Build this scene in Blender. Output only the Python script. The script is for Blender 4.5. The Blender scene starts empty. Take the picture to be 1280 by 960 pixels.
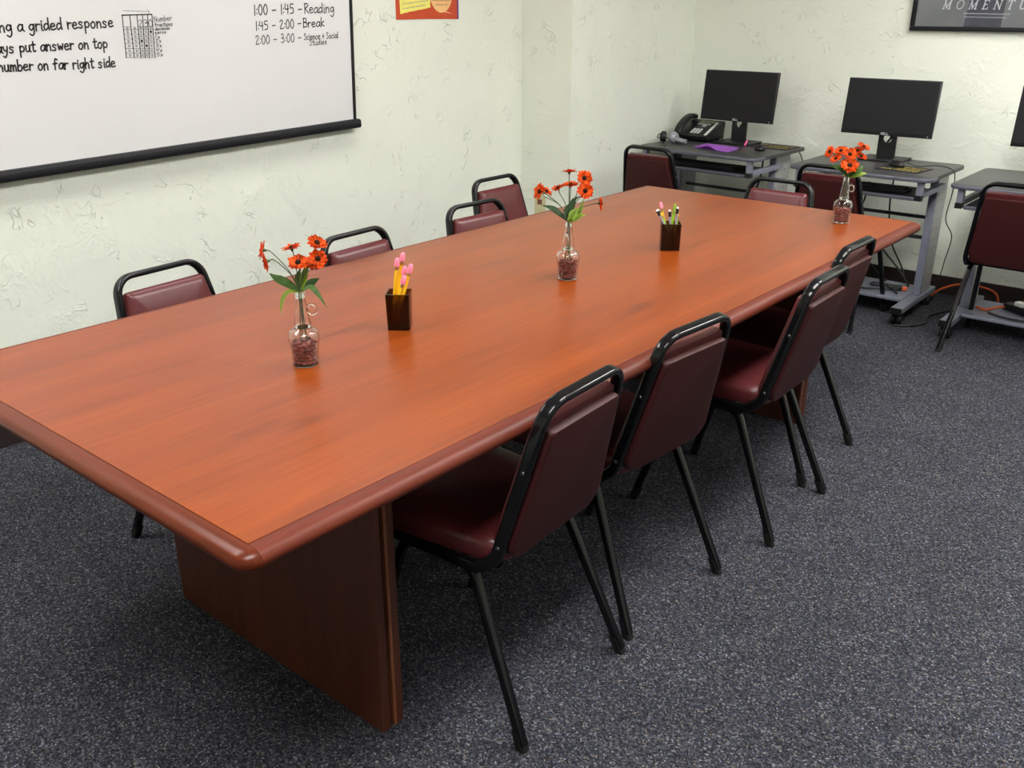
import bpy, bmesh, math, random
from mathutils import Vector, Matrix, Quaternion
PI = math.pi
rnd = random.Random(7)
scene = bpy.context.scene
C = scene.collection

# ---------------------------------------------------------------- camera
cam_data = bpy.data.cameras.new('camera')
cam_data.sensor_width = 36.0
cam_data.lens = 1163.8 / 1280 * 36.0
cam_data.clip_start = 0.02
cam = bpy.data.objects.new('camera', cam_data)
C.objects.link(cam)
_r = Vector((0.76933, 0.63885, 0.00074))
_d = Vector((0.24093, -0.28906, -0.92650))
_f = Vector((-0.59168, 0.71296, -0.37630))
cam.matrix_world = Matrix(((_r.x, -_d.x, -_f.x, 0.0), (_r.y, -_d.y, -_f.y, 0.0),
                           (_r.z, -_d.z, -_f.z, 1.4828), (0, 0, 0, 1)))
scene.camera = cam

# ---------------------------------------------------------------- light and exposure
scene.view_settings.view_transform = 'Standard'
scene.view_settings.look = 'None'
scene.view_settings.gamma = 1.0
scene.view_settings.use_curve_mapping = False
scene.view_settings.exposure = 0.95
world = bpy.data.worlds.new('world')
scene.world = world
world.use_nodes = True
world.node_tree.nodes['Background'].inputs['Color'].default_value = (0.6, 0.7, 0.9, 1)
world.node_tree.nodes['Background'].inputs['Strength'].default_value = 0.15
CEIL = 2.55
LAMP_COLOR = (1.0, 0.985, 0.955)
# x, y, size x, size y, strength of every fluorescent panel in the ceiling
LAMPS = [(-0.45, 0.3, 0.6, 1.2, 14.0), (-0.45, 2.5, 0.6, 1.2, 14.0), (-0.45, 4.2, 0.6, 1.2, 14.0),
         (-2.55, 0.3, 0.6, 1.2, 9.0), (-2.55, 2.5, 0.6, 1.2, 4.0), (1.7, 0.6, 0.6, 1.2, 2.0), (1.7, 3.6, 0.6, 1.2, 11.0)]



# ---------------------------------------------------------------- mesh helpers
def finish(bm, smooth=None):
    bmesh.ops.recalc_face_normals(bm, faces=bm.faces)
    if smooth is not None:
        for f in bm.faces:
            f.smooth = True
        if smooth < 180:
            lim = math.radians(smooth)
            for e in bm.edges:
                if len(e.link_faces) == 2 and e.calc_face_angle(0) > lim:
                    e.smooth = False


def obj(name, bm, mat, parent=None, smooth=None, recalc=True):
    if recalc:
        finish(bm, smooth)
    elif smooth is not None:
        for f in bm.faces:
            f.smooth = True
    me = bpy.data.meshes.new(name)
    bm.to_mesh(me)
    bm.free()
    o = bpy.data.objects.new(name, me)
    C.objects.link(o)
    if mat is not None:
        me.materials.append(mat)
    if parent is not None:
        o.parent = parent
    return o


def tag(o, label=None, cat=None, group=None, kind=None):
    if label:
        o['label'] = label
    if cat:
        o['category'] = cat
    if group:
        o['group'] = group
    if kind:
        o['kind'] = kind
    return o


def thing(name, label, cat, loc=(0, 0, 0), rz=0.0, group=None):
    o = bpy.data.objects.new(name, None)
    C.objects.link(o)
    o.empty_display_size = 0.05
    o.location = loc
    o.rotation_euler = (0, 0, rz)
    return tag(o, label, cat, group)


def struct(name, bm, mat, label=None):
    o = obj(name, bm, mat)
    tag(o, label, None, None, 'structure')
    return o


def copy_tree(o, parent=None):
    c = o.copy()
    C.objects.link(c)
    if parent is not None:
        c.parent = parent
    for ch in list(o.children):
        copy_tree(ch, c)
    return c


def box(bm, x0, x1, y0, y1, z0, z1, bevel=0.0, seg=2, M=None):
    vs = [bm.verts.new((x, y, z)) for x in (x0, x1) for y in (y0, y1) for z in (z0, z1)]
    idx = [(0, 1, 3, 2), (4, 6, 7, 5), (0, 4, 5, 1), (2, 3, 7, 6), (0, 2, 6, 4), (1, 5, 7, 3)]
    fs = [bm.faces.new([vs[i] for i in q]) for q in idx]
    geo = vs
    if bevel > 0:
        es = list({e for f in fs for e in f.edges})
        r = bmesh.ops.bevel(bm, geom=es, offset=bevel, segments=seg, affect='EDGES', profile=0.5)
        geo = list({v for f in r['faces'] for v in f.verts} | {v for v in vs if v.is_valid})
    if M is not None:
        for v in geo:
            v.co = M @ v.co
    return geo


def nb():
    return bmesh.new()


def boxm(x0, x1, y0, y1, z0, z1, bevel=0.0, seg=2):
    bm = nb()
    box(bm, x0, x1, y0, y1, z0, z1, bevel, seg)
    return bm


def rrect(w, h, r, n=3):
    pts = []
    for cx, cy, a0 in ((w/2-r, h/2-r, 0), (-w/2+r, h/2-r, 90), (-w/2+r, -h/2+r, 180), (w/2-r, -h/2+r, 270)):
        for k in range(n+1):
            a = math.radians(a0 + 90*k/n)
            pts.append((cx + r*math.cos(a), cy + r*math.sin(a)))
    return pts


def circ(r, n=10):
    return [(r*math.cos(2*PI*k/n), r*math.sin(2*PI*k/n)) for k in range(n)]


def fillet(path, r, seg=5):
    path = [Vector(p) for p in path]
    out = [path[0]]
    for i in range(1, len(path)-1):
        rr = r[i-1] if isinstance(r, (list, tuple)) else r
        p0, p1, p2 = path[i-1], path[i], path[i+1]
        a = (p0-p1).normalized()
        b = (p2-p1).normalized()
        ang = a.angle(b)
        if ang > PI-0.02:
            out.append(p1)
            continue
        t = min(rr/math.tan(ang/2), (p0-p1).length*0.49, (p2-p1).length*0.49)
        rad = t*math.tan(ang/2)
        c = p1 + (a+b).normalized()*(rad/math.sin(ang/2))
        s = p1 + a*t
        e = p1 + b*t
        v0, v1 = s-c, e-c
        tot = v0.angle(v1)
        ax = v0.cross(v1).normalized()
        for k in range(seg+1):
            out.append(c + Quaternion(ax, tot*k/seg) @ v0)
    out.append(path[-1])
    return out


def sweep(bm, path, prof, up=None, cap=True, closed=False):
    """prof: list of (a,b); b runs along 'up', a across it"""
    path = [Vector(p) for p in path]
    n = len(path)
    rings = []
    u = Vector(up) if up is not None else None
    prev = None
    for i in range(n):
        if closed:
            t = (path[(i+1) % n]-path[(i-1) % n]).normalized()
        elif i == 0:
            t = (path[1]-path[0]).normalized()
        elif i == n-1:
            t = (path[-1]-path[-2]).normalized()
        else:
            t = ((path[i+1]-path[i]).normalized() + (path[i]-path[i-1]).normalized()).normalized()
        if u is None:
            if prev is None:
                b = Vector((0, 0, 1)) if abs(t.z) < 0.9 else Vector((1, 0, 0))
            else:
                b = prev
        else:
            b = u
        b = (b - t*b.dot(t)).normalized()
        prev = b
        a = t.cross(b).normalized()
        rings.append([bm.verts.new(path[i] + a*q[0] + b*q[1]) for q in prof])
    m = len(prof)
    for i in range(n if closed else n-1):
        r0, r1 = rings[i], rings[(i+1) % n]
        for k in range(m):
            bm.faces.new((r0[k], r0[(k+1) % m], r1[(k+1) % m], r1[k]))
    if cap and not closed:
        bm.faces.new(list(reversed(rings[0])))
        bm.faces.new(rings[-1])


def spline(pts, n=8):
    pts = [Vector(p) for p in pts]
    out = []
    P = [pts[0]*2-pts[1]] + pts + [pts[-1]*2-pts[-2]]
    for i in range(1, len(P)-2):
        for k in range(n):
            t = k/n
            p0, p1, p2, p3 = P[i-1], P[i], P[i+1], P[i+2]
            out.append(0.5*((2*p1) + (p2-p0)*t + (2*p0-5*p1+4*p2-p3)*t*t + (3*p1-p0-3*p2+p3)*t**3))
    out.append(pts[-1])
    return out


def lathe(bm, prof, n=28, c=(0, 0, 0)):
    rings = []
    for r, z in prof:
        if r < 1e-6:
            rings.append([bm.verts.new((c[0], c[1], c[2]+z))])
        else:
            rings.append([bm.verts.new((c[0]+r*math.cos(2*PI*k/n), c[1]+r*math.sin(2*PI*k/n), c[2]+z)) for k in range(n)])
    for a, b in zip(rings, rings[1:]):
        if len(a) == 1 and len(b) == 1:
            continue
        for k in range(n):
            k2 = (k+1) % n
            if len(a) == 1:
                bm.faces.new((a[0], b[k2], b[k]))
            elif len(b) == 1:
                bm.faces.new((a[k], a[k2], b[0]))
            else:
                bm.faces.new((a[k], a[k2], b[k2], b[k]))


def loft(bm, rings, cap=True):
    R = [[bm.verts.new(p) for p in r] for r in rings]
    m = len(R[0])
    for a, b in zip(R, R[1:]):
        for k in range(m):
            bm.faces.new((a[k], a[(k+1) % m], b[(k+1) % m], b[k]))
    if cap:
        bm.faces.new(list(reversed(R[0])))
        bm.faces.new(R[-1])
    return R


def prism(bm, outline, z0, z1, bev=0.0):
    """outline in xy, extruded in z, top and bottom edges eased"""
    def inset(o, d):
        if d == 0:
            return o
        n = len(o)
        out = []
        for i in range(n):
            p, q, s = Vector(o[i-1]), Vector(o[i]), Vector(o[(i+1) % n])
            e = ((q-p).normalized()+(s-q).normalized()).normalized()
            out.append((q.x-e.y*d, q.y+e.x*d))
        return out
    if bev > 0:
        prs = [(inset(outline, bev), z0), (inset(outline, bev*0.3), z0+bev*0.3), (outline, z0+bev), (outline, z1-bev), (inset(outline, bev*0.3), z1-bev*0.3), (inset(outline, bev), z1)]
    else:
        prs = [(outline, z0), (outline, z1)]
    loft(bm, [[(p[0], p[1], z) for p in o] for o, z in prs])


# ---------------------------------------------------------------- materials
def new_mat(name):
    m = bpy.data.materials.new(name)
    m.use_nodes = True
    nt = m.node_tree
    return m, nt, nt.nodes['Principled BSDF']


def rgba(c):
    return (c[0], c[1], c[2], 1.0)


def ramp(nt, fac, stops):
    r = nt.nodes.new('ShaderNodeValToRGB')
    el = r.color_ramp.elements
    el[0].position, el[0].color = stops[0][0], rgba(stops[0][1])
    el[1].position, el[1].color = stops[-1][0], rgba(stops[-1][1])
    for p, c in stops[1:-1]:
        e = el.new(p)
        e.color = rgba(c)
    nt.links.new(fac, r.inputs['Fac'])
    return r.outputs['Color']


def coords(nt, scale=(1, 1, 1)):
    tc = nt.nodes.new('ShaderNodeTexCoord')
    mp = nt.nodes.new('ShaderNodeMapping')
    mp.inputs['Scale'].default_value = scale
    nt.links.new(tc.outputs['Object'], mp.inputs['Vector'])
    return mp.outputs['Vector']


def noise(nt, vec, scale=5, detail=4, rough=0.5, dist=0.0):
    n = nt.nodes.new('ShaderNodeTexNoise')
    n.inputs['Scale'].default_value = scale
    n.inputs['Detail'].default_value = detail
    n.inputs['Roughness'].default_value = rough
    n.inputs['Distortion'].default_value = dist
    nt.links.new(vec, n.inputs['Vector'])
    return n


def mixc(nt, fac, a, b, mode='MIX'):
    m = nt.nodes.new('ShaderNodeMix')
    m.data_type = 'RGBA'
    m.blend_type = mode
    for sock, v in ((m.inputs['Factor'], fac), (m.inputs[6], a), (m.inputs[7], b)):
        if isinstance(v, (int, float)):
            sock.default_value = v
        elif isinstance(v, tuple):
            sock.default_value = rgba(v)
        else:
            nt.links.new(v, sock)
    return m.outputs[2]


def math_n(nt, op, a, b=None):
    m = nt.nodes.new('ShaderNodeMath')
    m.operation = op
    for s, v in ((m.inputs[0], a), (m.inputs[1], b)):
        if v is None:
            continue
        if isinstance(v, (int, float)):
            s.default_value = v
        else:
            nt.links.new(v, s)
    return m.outputs[0]


def bump(nt, p, height, strength=0.2, dist=0.01):
    b = nt.nodes.new('ShaderNodeBump')
    b.inputs['Strength'].default_value = strength
    b.inputs['Distance'].default_value = dist
    nt.links.new(height, b.inputs['Height'])
    nt.links.new(b.outputs['Normal'], p.inputs['Normal'])


def plain(name, col, rough=0.5, metal=0.0, spec=0.5, vary=0.08, vscale=40, bumps=0.0, coat=0.0, sheen=0.0):
    m, nt, p = new_mat(name)
    v = coords(nt)
    n = noise(nt, v, vscale, 3)
    dk = tuple(c*(1-vary) for c in col)
    lt = tuple(min(1, c*(1+vary)) for c in col)
    nt.links.new(ramp(nt, n.outputs['Fac'], [(0.3, dk), (0.7, lt)]), p.inputs['Base Color'])
    p.inputs['Roughness'].default_value = rough
    p.inputs['Metallic'].default_value = metal
    p.inputs['Specular IOR Level'].default_value = spec
    p.inputs['Coat Weight'].default_value = coat
    p.inputs['Coat Roughness'].default_value = 0.05
    if bumps > 0:
        bump(nt, p, n.outputs['Fac'], bumps, 0.002)
    return m


def glass(name, col, rough=0.0, ior=1.45):
    m, nt, p = new_mat(name)
    p.inputs['Base Color'].default_value = rgba(col)
    p.inputs['Transmission Weight'].default_value = 1.0
    p.inputs['Roughness'].default_value = rough
    p.inputs['IOR'].default_value = ior
    return m


def wood(name, dark, mid, light, along='y', rough=0.3, fine=1.0, spec=0.5):
    m, nt, p = new_mat(name)
    s = {'y': (1, 0.05, 1), 'x': (0.05, 1, 1), 'z': (1, 1, 0.05)}[along]
    v = coords(nt, s)
    big = noise(nt, v, 7*fine, 5, 0.55, 0.6)
    fib = noise(nt, v, 85*fine, 3, 0.55)
    s2 = {'y': (1, 0.14, 1), 'x': (0.14, 1, 1), 'z': (1, 1, 0.14)}[along]
    v2 = coords(nt, s2)
    cath = noise(nt, v2, 9*fine, 3, 0.55, 0.5)
    base = ramp(nt, big.outputs['Fac'], [(0.25, dark), (0.48, mid), (0.75, light)])
    streak = ramp(nt, cath.outputs['Fac'], [(0.28, (0.42, 0.34, 0.30)), (0.39, (1, 1, 1)), (0.64, (1, 1, 1)), (0.78, (0.72, 0.68, 0.64))])
    c = mixc(nt, 0.65, base, streak, 'MULTIPLY')
    fr = ramp(nt, fib.outputs['Fac'], [(0.3, (0.68, 0.62, 0.58)), (0.65, (1.08, 1.07, 1.06))])
    c = mixc(nt, 0.6, c, fr, 'MULTIPLY')
    nt.links.new(c, p.inputs['Base Color'])
    p.inputs['Roughness'].default_value = rough
    p.inputs['Specular IOR Level'].default_value = spec
    return m


def plaster(name, col):
    m, nt, p = new_mat(name)
    v = coords(nt)
    # thin trowel arcs where a noise crosses its middle, kept to scattered spots, and small wrinkled patches
    a = noise(nt, v, 11.0, 2, 0.5, 1.2)
    d = math_n(nt, 'ABSOLUTE', math_n(nt, 'SUBTRACT', a.outputs['Fac'], 0.5))
    ridge = ramp(nt, d, [(0.0, (1, 1, 1)), (0.016, (0, 0, 0))])
    patch = noise(nt, v, 8.0, 2, 0.5)
    mask = ramp(nt, patch.outputs['Fac'], [(0.55, (0, 0, 0)), (0.66, (1, 1, 1))])
    rid = mixc(nt, 1.0, ridge, mask, 'MULTIPLY')
    wr = noise(nt, v, 48, 3, 0.55, 1.0)
    patch2 = noise(nt, v, 4.5, 3, 0.6, 0.6)
    mask2 = ramp(nt, patch2.outputs['Fac'], [(0.48, (0.10, 0.10, 0.10)), (0.66, (1, 1, 1))])
    wrk = mixc(nt, 1.0, wr.outputs['Fac'], mask2, 'MULTIPLY')
    lump = noise(nt, v, 7, 3, 0.5, 0.5)
    h = math_n(nt, 'ADD', math_n(nt, 'MULTIPLY', rid, 0.42), math_n(nt, 'MULTIPLY', wrk, 0.55))
    h = math_n(nt, 'ADD', h, math_n(nt, 'MULTIPLY', lump.outputs['Fac'], 0.5))
    blot = noise(nt, v, 2.2, 4, 0.6)
    dk = tuple(c*0.955 for c in col)
    nt.links.new(ramp(nt, blot.outputs['Fac'], [(0.3, dk), (0.65, col)]), p.inputs['Base Color'])
    p.inputs['Roughness'].default_value = 0.7
    p.inputs['Specular IOR Level'].default_value = 0.3
    bump(nt, p, h, 0.85, 0.013)
    return m


def carpet(name):
    m, nt, p = new_mat(name)
    v = coords(nt)
    vo = nt.nodes.new('ShaderNodeTexVoronoi')
    vo.inputs['Scale'].default_value = 260
    nt.links.new(v, vo.inputs['Vector'])
    sep = nt.nodes.new('ShaderNodeSeparateColor')
    nt.links.new(vo.outputs['Color'], sep.inputs['Color'])
    c = ramp(nt, sep.outputs[0], [(0.0, (0.0097, 0.0098, 0.0131)), (0.30, (0.0233, 0.0240, 0.0301)), (0.60, (0.0406, 0.0422, 0.0510)),
                                  (0.80, (0.0621, 0.0637, 0.0741)), (0.93, (0.1018, 0.0988, 0.0981)), (1.0, (0.1939, 0.1958, 0.2102))])
    tint = ramp(nt, sep.outputs[1], [(0.0, (0.82, 0.90, 1.15)), (0.5, (1, 1, 1)), (0.85, (1.0, 0.97, 0.95)), (1.0, (1.25, 1.0, 0.75))])
    c = mixc(nt, 1.0, c, tint, 'MULTIPLY')
    big = noise(nt, v, 5, 4, 0.6)
    bl = ramp(nt, big.outputs['Fac'], [(0.3, (0.88, 0.88, 0.88)), (0.7, (1.08, 1.08, 1.08))])
    c = mixc(nt, 1.0, c, bl, 'MULTIPLY')
    nt.links.new(c, p.inputs['Base Color'])
    p.inputs['Roughness'].default_value = 0.95
    p.inputs['Specular IOR Level'].default_value = 0.1
    bump(nt, p, sep.outputs[2], 0.5, 0.004)
    return m


def perforated(name, col):
    m, nt, p = new_mat(name)
    v = coords(nt, (1, 1, 1))
    sx = nt.nodes.new('ShaderNodeSeparateXYZ')
    nt.links.new(v, sx.inputs['Vector'])
    def cell(s, pitch):
        return math_n(nt, 'SUBTRACT', math_n(nt, 'FRACT', math_n(nt, 'MULTIPLY', s, 1/pitch)), 0.5)
    cy = math_n(nt, 'MULTIPLY', cell(sx.outputs['Y'], 0.045), 0.045)
    cz = math_n(nt, 'MULTIPLY', cell(sx.outputs['Z'], 0.05), 0.05)
    r2 = math_n(nt, 'ADD', math_n(nt, 'MULTIPLY', cy, cy), math_n(nt, 'MULTIPLY', cz, cz))
    hole = math_n(nt, 'LESS_THAN', r2, 0.0042**2)
    nt.links.new(mixc(nt, hole, col, (0.02, 0.02, 0.025)), p.inputs['Base Color'])
    p.inputs['Roughness'].default_value = 0.45
    p.inputs['Metallic'].default_value = 0.3
    return m


def emit(name, col, strength):
    m, nt, p = new_mat(name)
    p.inputs['Base Color'].default_value = (0.9, 0.9, 0.9, 1)
    p.inputs['Emission Color'].default_value = rgba(col)
    p.inputs['Emission Strength'].default_value = strength
    return m


M = {}
M['wall'] = plaster('cream_plaster', (0.765, 0.795, 0.700))
M['ceiling'] = plain('ceiling_tile', (0.78, 0.78, 0.75), 0.9, vary=0.04, vscale=120)
M['carpet'] = carpet('speckled_carpet')
M['baseboard'] = plain('brown_vinyl_baseboard', (0.022, 0.013, 0.012), 0.5)
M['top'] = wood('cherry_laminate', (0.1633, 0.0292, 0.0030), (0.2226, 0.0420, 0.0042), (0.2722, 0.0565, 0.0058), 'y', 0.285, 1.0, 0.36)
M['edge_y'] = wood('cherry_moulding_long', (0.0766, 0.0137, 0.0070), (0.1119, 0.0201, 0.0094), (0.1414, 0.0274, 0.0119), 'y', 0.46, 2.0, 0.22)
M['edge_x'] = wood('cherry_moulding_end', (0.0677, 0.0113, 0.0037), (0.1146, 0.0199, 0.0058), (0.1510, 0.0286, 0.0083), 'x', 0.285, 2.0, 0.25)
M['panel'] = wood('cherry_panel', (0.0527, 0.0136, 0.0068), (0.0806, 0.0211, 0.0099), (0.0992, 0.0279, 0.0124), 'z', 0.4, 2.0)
M['panel_core'] = plain('dark_panel_core', (0.02, 0.008, 0.006), 0.6)
M['panel_edge'] = wood('light_panel_edge', (0.1612, 0.0527, 0.0217), (0.2108, 0.0682, 0.0279), (0.2480, 0.0868, 0.0372), 'z', 0.4, 2.0)
M['black_metal'] = plain('black_enamel', (0.004, 0.0042, 0.005), 0.15, spec=0.35, vary=0.05)
M['rubber'] = plain('black_rubber', (0.006, 0.006, 0.006), 0.5, spec=0.3)
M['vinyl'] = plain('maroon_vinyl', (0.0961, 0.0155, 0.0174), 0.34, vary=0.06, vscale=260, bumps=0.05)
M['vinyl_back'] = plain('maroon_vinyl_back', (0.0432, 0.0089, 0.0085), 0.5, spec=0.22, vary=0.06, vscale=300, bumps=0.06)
M['screw'] = plain('steel_screw', (0.12, 0.12, 0.125), 0.35, metal=1.0)
M['board'] = plain('white_marker_board', (0.655, 0.655, 0.655), 0.28, vary=0.015, vscale=3)
M['black_trim'] = plain('black_board_trim', (0.009, 0.009, 0.011), 0.5, spec=0.25)
M['ink'] = plain('black_marker_ink', (0.012, 0.012, 0.014), 0.6)
M['desk_top'] = plain('charcoal_desk_laminate', (0.0372, 0.0366, 0.0372), 0.42, vary=0.2, vscale=500)
M['desk_lip'] = plain('grey_desk_edge', (0.0900, 0.0936, 0.1200), 0.35)
M['desk_metal'] = plain('grey_powder_coat', (0.2385, 0.2514, 0.3181), 0.4, metal=0.3)
M['desk_perf'] = perforated('perforated_grey_metal', (0.4140, 0.4140, 0.4082))
M['tray'] = plain('black_tray', (0.012, 0.012, 0.017), 0.5)
M['rod'] = plain('dark_grey_rod', (0.03, 0.03, 0.04), 0.4)
M['plastic'] = plain('black_plastic', (0.008, 0.008, 0.009), 0.4, spec=0.35)
M['screen'] = plain('black_screen', (0.0065, 0.0065, 0.008), 0.45, spec=0.25, vary=0.02)
M['logo'] = plain('grey_logo', (0.45, 0.46, 0.48), 0.4)
M['purple'] = plain('purple_paper', (0.60, 0.20, 0.85), 0.7, vary=0.03)
M['pink'] = plain('pink_plastic', (0.75, 0.08, 0.28), 0.4)
M['yellow_print'] = plain('yellow_print', (0.70, 0.50, 0.02), 0.7)
M['pad'] = plain('black_pad', (0.012, 0.012, 0.012), 0.8)
M['silver'] = plain('silver_plastic', (0.28, 0.29, 0.33), 0.35, metal=0.2)
M['key_white'] = plain('pale_keys', (0.55, 0.56, 0.55), 0.5)
M['lcd'] = plain('phone_display', (0.10, 0.11, 0.07), 0.3)
M['orange_cord'] = plain('orange_rubber', (0.65, 0.10, 0.02), 0.5)
M['cord'] = plain('black_cord', (0.010, 0.010, 0.010), 0.5)
M['glass'] = glass('clear_bottle_glass', (0.97, 0.985, 0.97))
M['smoke'] = glass('smoked_brown_acrylic', (0.15, 0.078, 0.042), 0.06, 1.40)
M['pane'] = glass('picture_pane', (1, 1, 1), 0.0, 1.45)
M['bean'] = plain('red_bean', (0.21, 0.040, 0.033), 0.3, vary=0.4, vscale=90)
M['petal'] = plain('orange_petal', (0.92, 0.115, 0.008), 0.55, spec=0.25, vary=0.25, vscale=120)
M['flower_eye'] = plain('dark_flower_eye', (0.022, 0.009, 0.005), 0.9, spec=0.1, bumps=0.4, vscale=400)
M['leaf'] = plain('green_leaf', (0.075, 0.17, 0.028), 0.45, vary=0.3, vscale=60)
M['leaf_light'] = plain('light_green_leaf', (0.25, 0.38, 0.04), 0.45, vary=0.2, vscale=60)
M['leaf_dark'] = plain('dark_green_leaf', (0.03, 0.085, 0.022), 0.45, vary=0.25, vscale=60)
M['stem'] = plain('green_stem', (0.05, 0.085, 0.025), 0.6, vary=0.2)
M['pencil'] = plain('yellow_pencil_paint', (0.90, 0.52, 0.015), 0.35, vary=0.04)
M['green_pencil'] = plain('lime_pencil_paint', (0.30, 0.62, 0.03), 0.35, vary=0.04)
M['grey_pen'] = plain('grey_pen_barrel', (0.30, 0.28, 0.30), 0.35)
M['ferrule'] = plain('brass_ferrule', (0.55, 0.42, 0.18), 0.3, metal=1.0)
M['eraser'] = plain('pink_eraser', (0.80, 0.22, 0.32), 0.8, vary=0.06)
M['white_plastic'] = plain('white_plastic', (0.78, 0.78, 0.76), 0.4)
M['ivory'] = plain('ivory_plastic', (0.55, 0.50, 0.30), 0.45)
M['brown'] = plain('brown_plug', (0.16, 0.05, 0.02), 0.5)
M['poster_orange'] = plain('rust_orange_paper', (0.52, 0.058, 0.010), 0.6, vary=0.06, vscale=14)
M['note_yellow'] = plain('yellow_note_print', (0.82, 0.74, 0.16), 0.6, vary=0.05)
M['bubble_peach'] = plain('peach_bubble_print', (0.84, 0.48, 0.20), 0.6, vary=0.04)
M['purple_edge'] = plain('purple_strip_print', (0.12, 0.05, 0.20), 0.6)
M['grey_print'] = plain('grey_print', (0.30, 0.30, 0.26), 0.7)
M['brown_print'] = plain('brown_print', (0.30, 0.12, 0.05), 0.7)
M['art_print'] = plain('slate_poster_print', (0.1870, 0.1989, 0.2159), 0.5, vary=0.25, vscale=4)
M['shape_dark'] = plain('dark_blue_shape', (0.0420, 0.0450, 0.0825), 0.5, vary=0.3, vscale=12)
M['white_print'] = plain('white_print', (0.80, 0.82, 0.84), 0.6)
M['lamp_frame'] = plain('white_lamp_frame', (0.8, 0.8, 0.8), 0.4)

# ---------------------------------------------------------------- the room
XL, YP, XP, YD = -3.3617, 4.1316, -3.0278, 5.3839
XR, YB = 3.2, -2.2
struct('floor', boxm(XL-0.2, XR+0.2, YB-0.2, YD+0.2, -0.08, 0.0), M['carpet'], 'dark grey speckled carpet')
struct('ceiling', boxm(XL-0.2, XR+0.2, YB-0.2, YD+0.2, CEIL, CEIL+0.08), M['ceiling'])
struct('wall_left', boxm(XL-0.15, XL, YB-0.2, YP, 0, CEIL), M['wall'], 'cream textured plaster wall with the whiteboard')
struct('wall_column', boxm(XL-0.15, XP, YP, YD, 0, CEIL), M['wall'], 'cream plaster bump-out in the corner')
struct('wall_far', boxm(XL-0.2, XR+0.2, YD, YD+0.15, 0, CEIL), M['wall'], 'cream plaster wall behind the computers')
struct('wall_right', boxm(XR, XR+0.15, YB-0.2, YD, 0, CEIL), M['wall'])
struct('wall_back', boxm(XL, XR, YB-0.15, YB, 0, CEIL), M['wall'])
struct('baseboard_left', boxm(XL, XL+0.012, YB, YP, 0, 0.10, 0.003), M['baseboard'], 'dark brown baseboard')
bm = nb()
box(bm, XL+0.012, XP+0.012, YP-0.012, YP, 0, 0.10, 0.003)
box(bm, XP, XP+0.012, YP, YD-0.012, 0, 0.10, 0.003)
struct('baseboard_column', bm, M['baseboard'])
struct('baseboard_far', boxm(XP, XR, YD-0.012, YD, 0, 0.10, 0.003), M['baseboard'])

for i, (x, y, sx, sy, st) in enumerate(LAMPS):
    t = thing('ceiling_light', 'recessed fluorescent panel in the ceiling, out of the picture', 'ceiling light', (x, y, CEIL), 0, 'ceiling light panels')
    bm = nb()
    for q in ((-sx/2-0.02, sx/2+0.02, -sy/2-0.02, -sy/2), (-sx/2-0.02, sx/2+0.02, sy/2, sy/2+0.02),
              (-sx/2-0.02, -sx/2, -sy/2, sy/2), (sx/2, sx/2+0.02, -sy/2, sy/2)):
        box(bm, *q, -0.012, 0.0)
    obj('frame', bm, M['lamp_frame'], t)
    obj('diffuser', boxm(-sx/2, sx/2, -sy/2, sy/2, -0.008, 0.0), emit('diffuser_glow', LAMP_COLOR, st), t)


# ---------------------------------------------------------------- conference table
TH, TX, TY, W, L, TZ = -0.0058, -1.0666, 0.6691, 1.1506, 2.9243, 0.74
table = thing('conference_table', 'long cherry wood conference table with rounded edges and panel bases', 'table', (TX, TY, 0), TH)
obj('tabletop', boxm(-W, 0, 0, L, TZ-0.038, TZ, 0.0008, 1), M['top'], table)
EW, ET = 0.034, 0.038


def mould_prof(n=10):
    pr = [(0.001, -0.0012)]
    for k in range(n+1):
        a = PI*k/n
        pr.append((0.004 + (EW-0.004)*math.sin(a)**0.85, -0.0012-ET/2+ET/2*math.cos(a)))
    pr.append((0.001, -0.0012-ET))
    return pr


def mould(stations):
    """stations: (corner point, direction) pairs; the profile stands along direction"""
    bm = nb()
    pr = mould_prof()
    loft(bm, [[(c[0]+d[0]*a, c[1]+d[1]*a, TZ+z) for a, z in pr] for c, d in stations])
    return bm


def arc_st(c, a0, a1, n=7):
    return [(c, (math.cos(math.radians(a0+(a1-a0)*k/n)), math.sin(math.radians(a0+(a1-a0)*k/n)))) for k in range(n+1)]


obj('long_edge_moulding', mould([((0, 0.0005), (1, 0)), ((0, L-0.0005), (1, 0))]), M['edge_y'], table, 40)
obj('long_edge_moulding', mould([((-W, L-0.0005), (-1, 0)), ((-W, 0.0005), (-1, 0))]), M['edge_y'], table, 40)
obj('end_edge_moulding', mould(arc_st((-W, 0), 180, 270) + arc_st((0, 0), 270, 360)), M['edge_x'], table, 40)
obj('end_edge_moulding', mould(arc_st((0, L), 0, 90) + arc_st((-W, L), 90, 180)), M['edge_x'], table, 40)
BW = 0.792
for v0, sg in ((0.387, 1), (L-0.345, -1)):
    def yy(a, b):
        p, q = v0+sg*a, v0+sg*b
        return (min(p, q), max(p, q))
    x0, x1 = -W/2-BW/2, -W/2+BW/2
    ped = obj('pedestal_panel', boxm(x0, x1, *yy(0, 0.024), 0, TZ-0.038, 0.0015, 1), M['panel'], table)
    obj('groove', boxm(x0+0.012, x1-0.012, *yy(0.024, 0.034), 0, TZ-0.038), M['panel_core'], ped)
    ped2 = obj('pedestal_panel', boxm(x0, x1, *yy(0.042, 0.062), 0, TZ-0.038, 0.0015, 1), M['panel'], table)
    tag(obj('edge_band', boxm(x0, x1, *yy(0.034, 0.042), 0, TZ-0.038), M['panel_edge'], ped2), 'lighter wood edge band')


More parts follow.
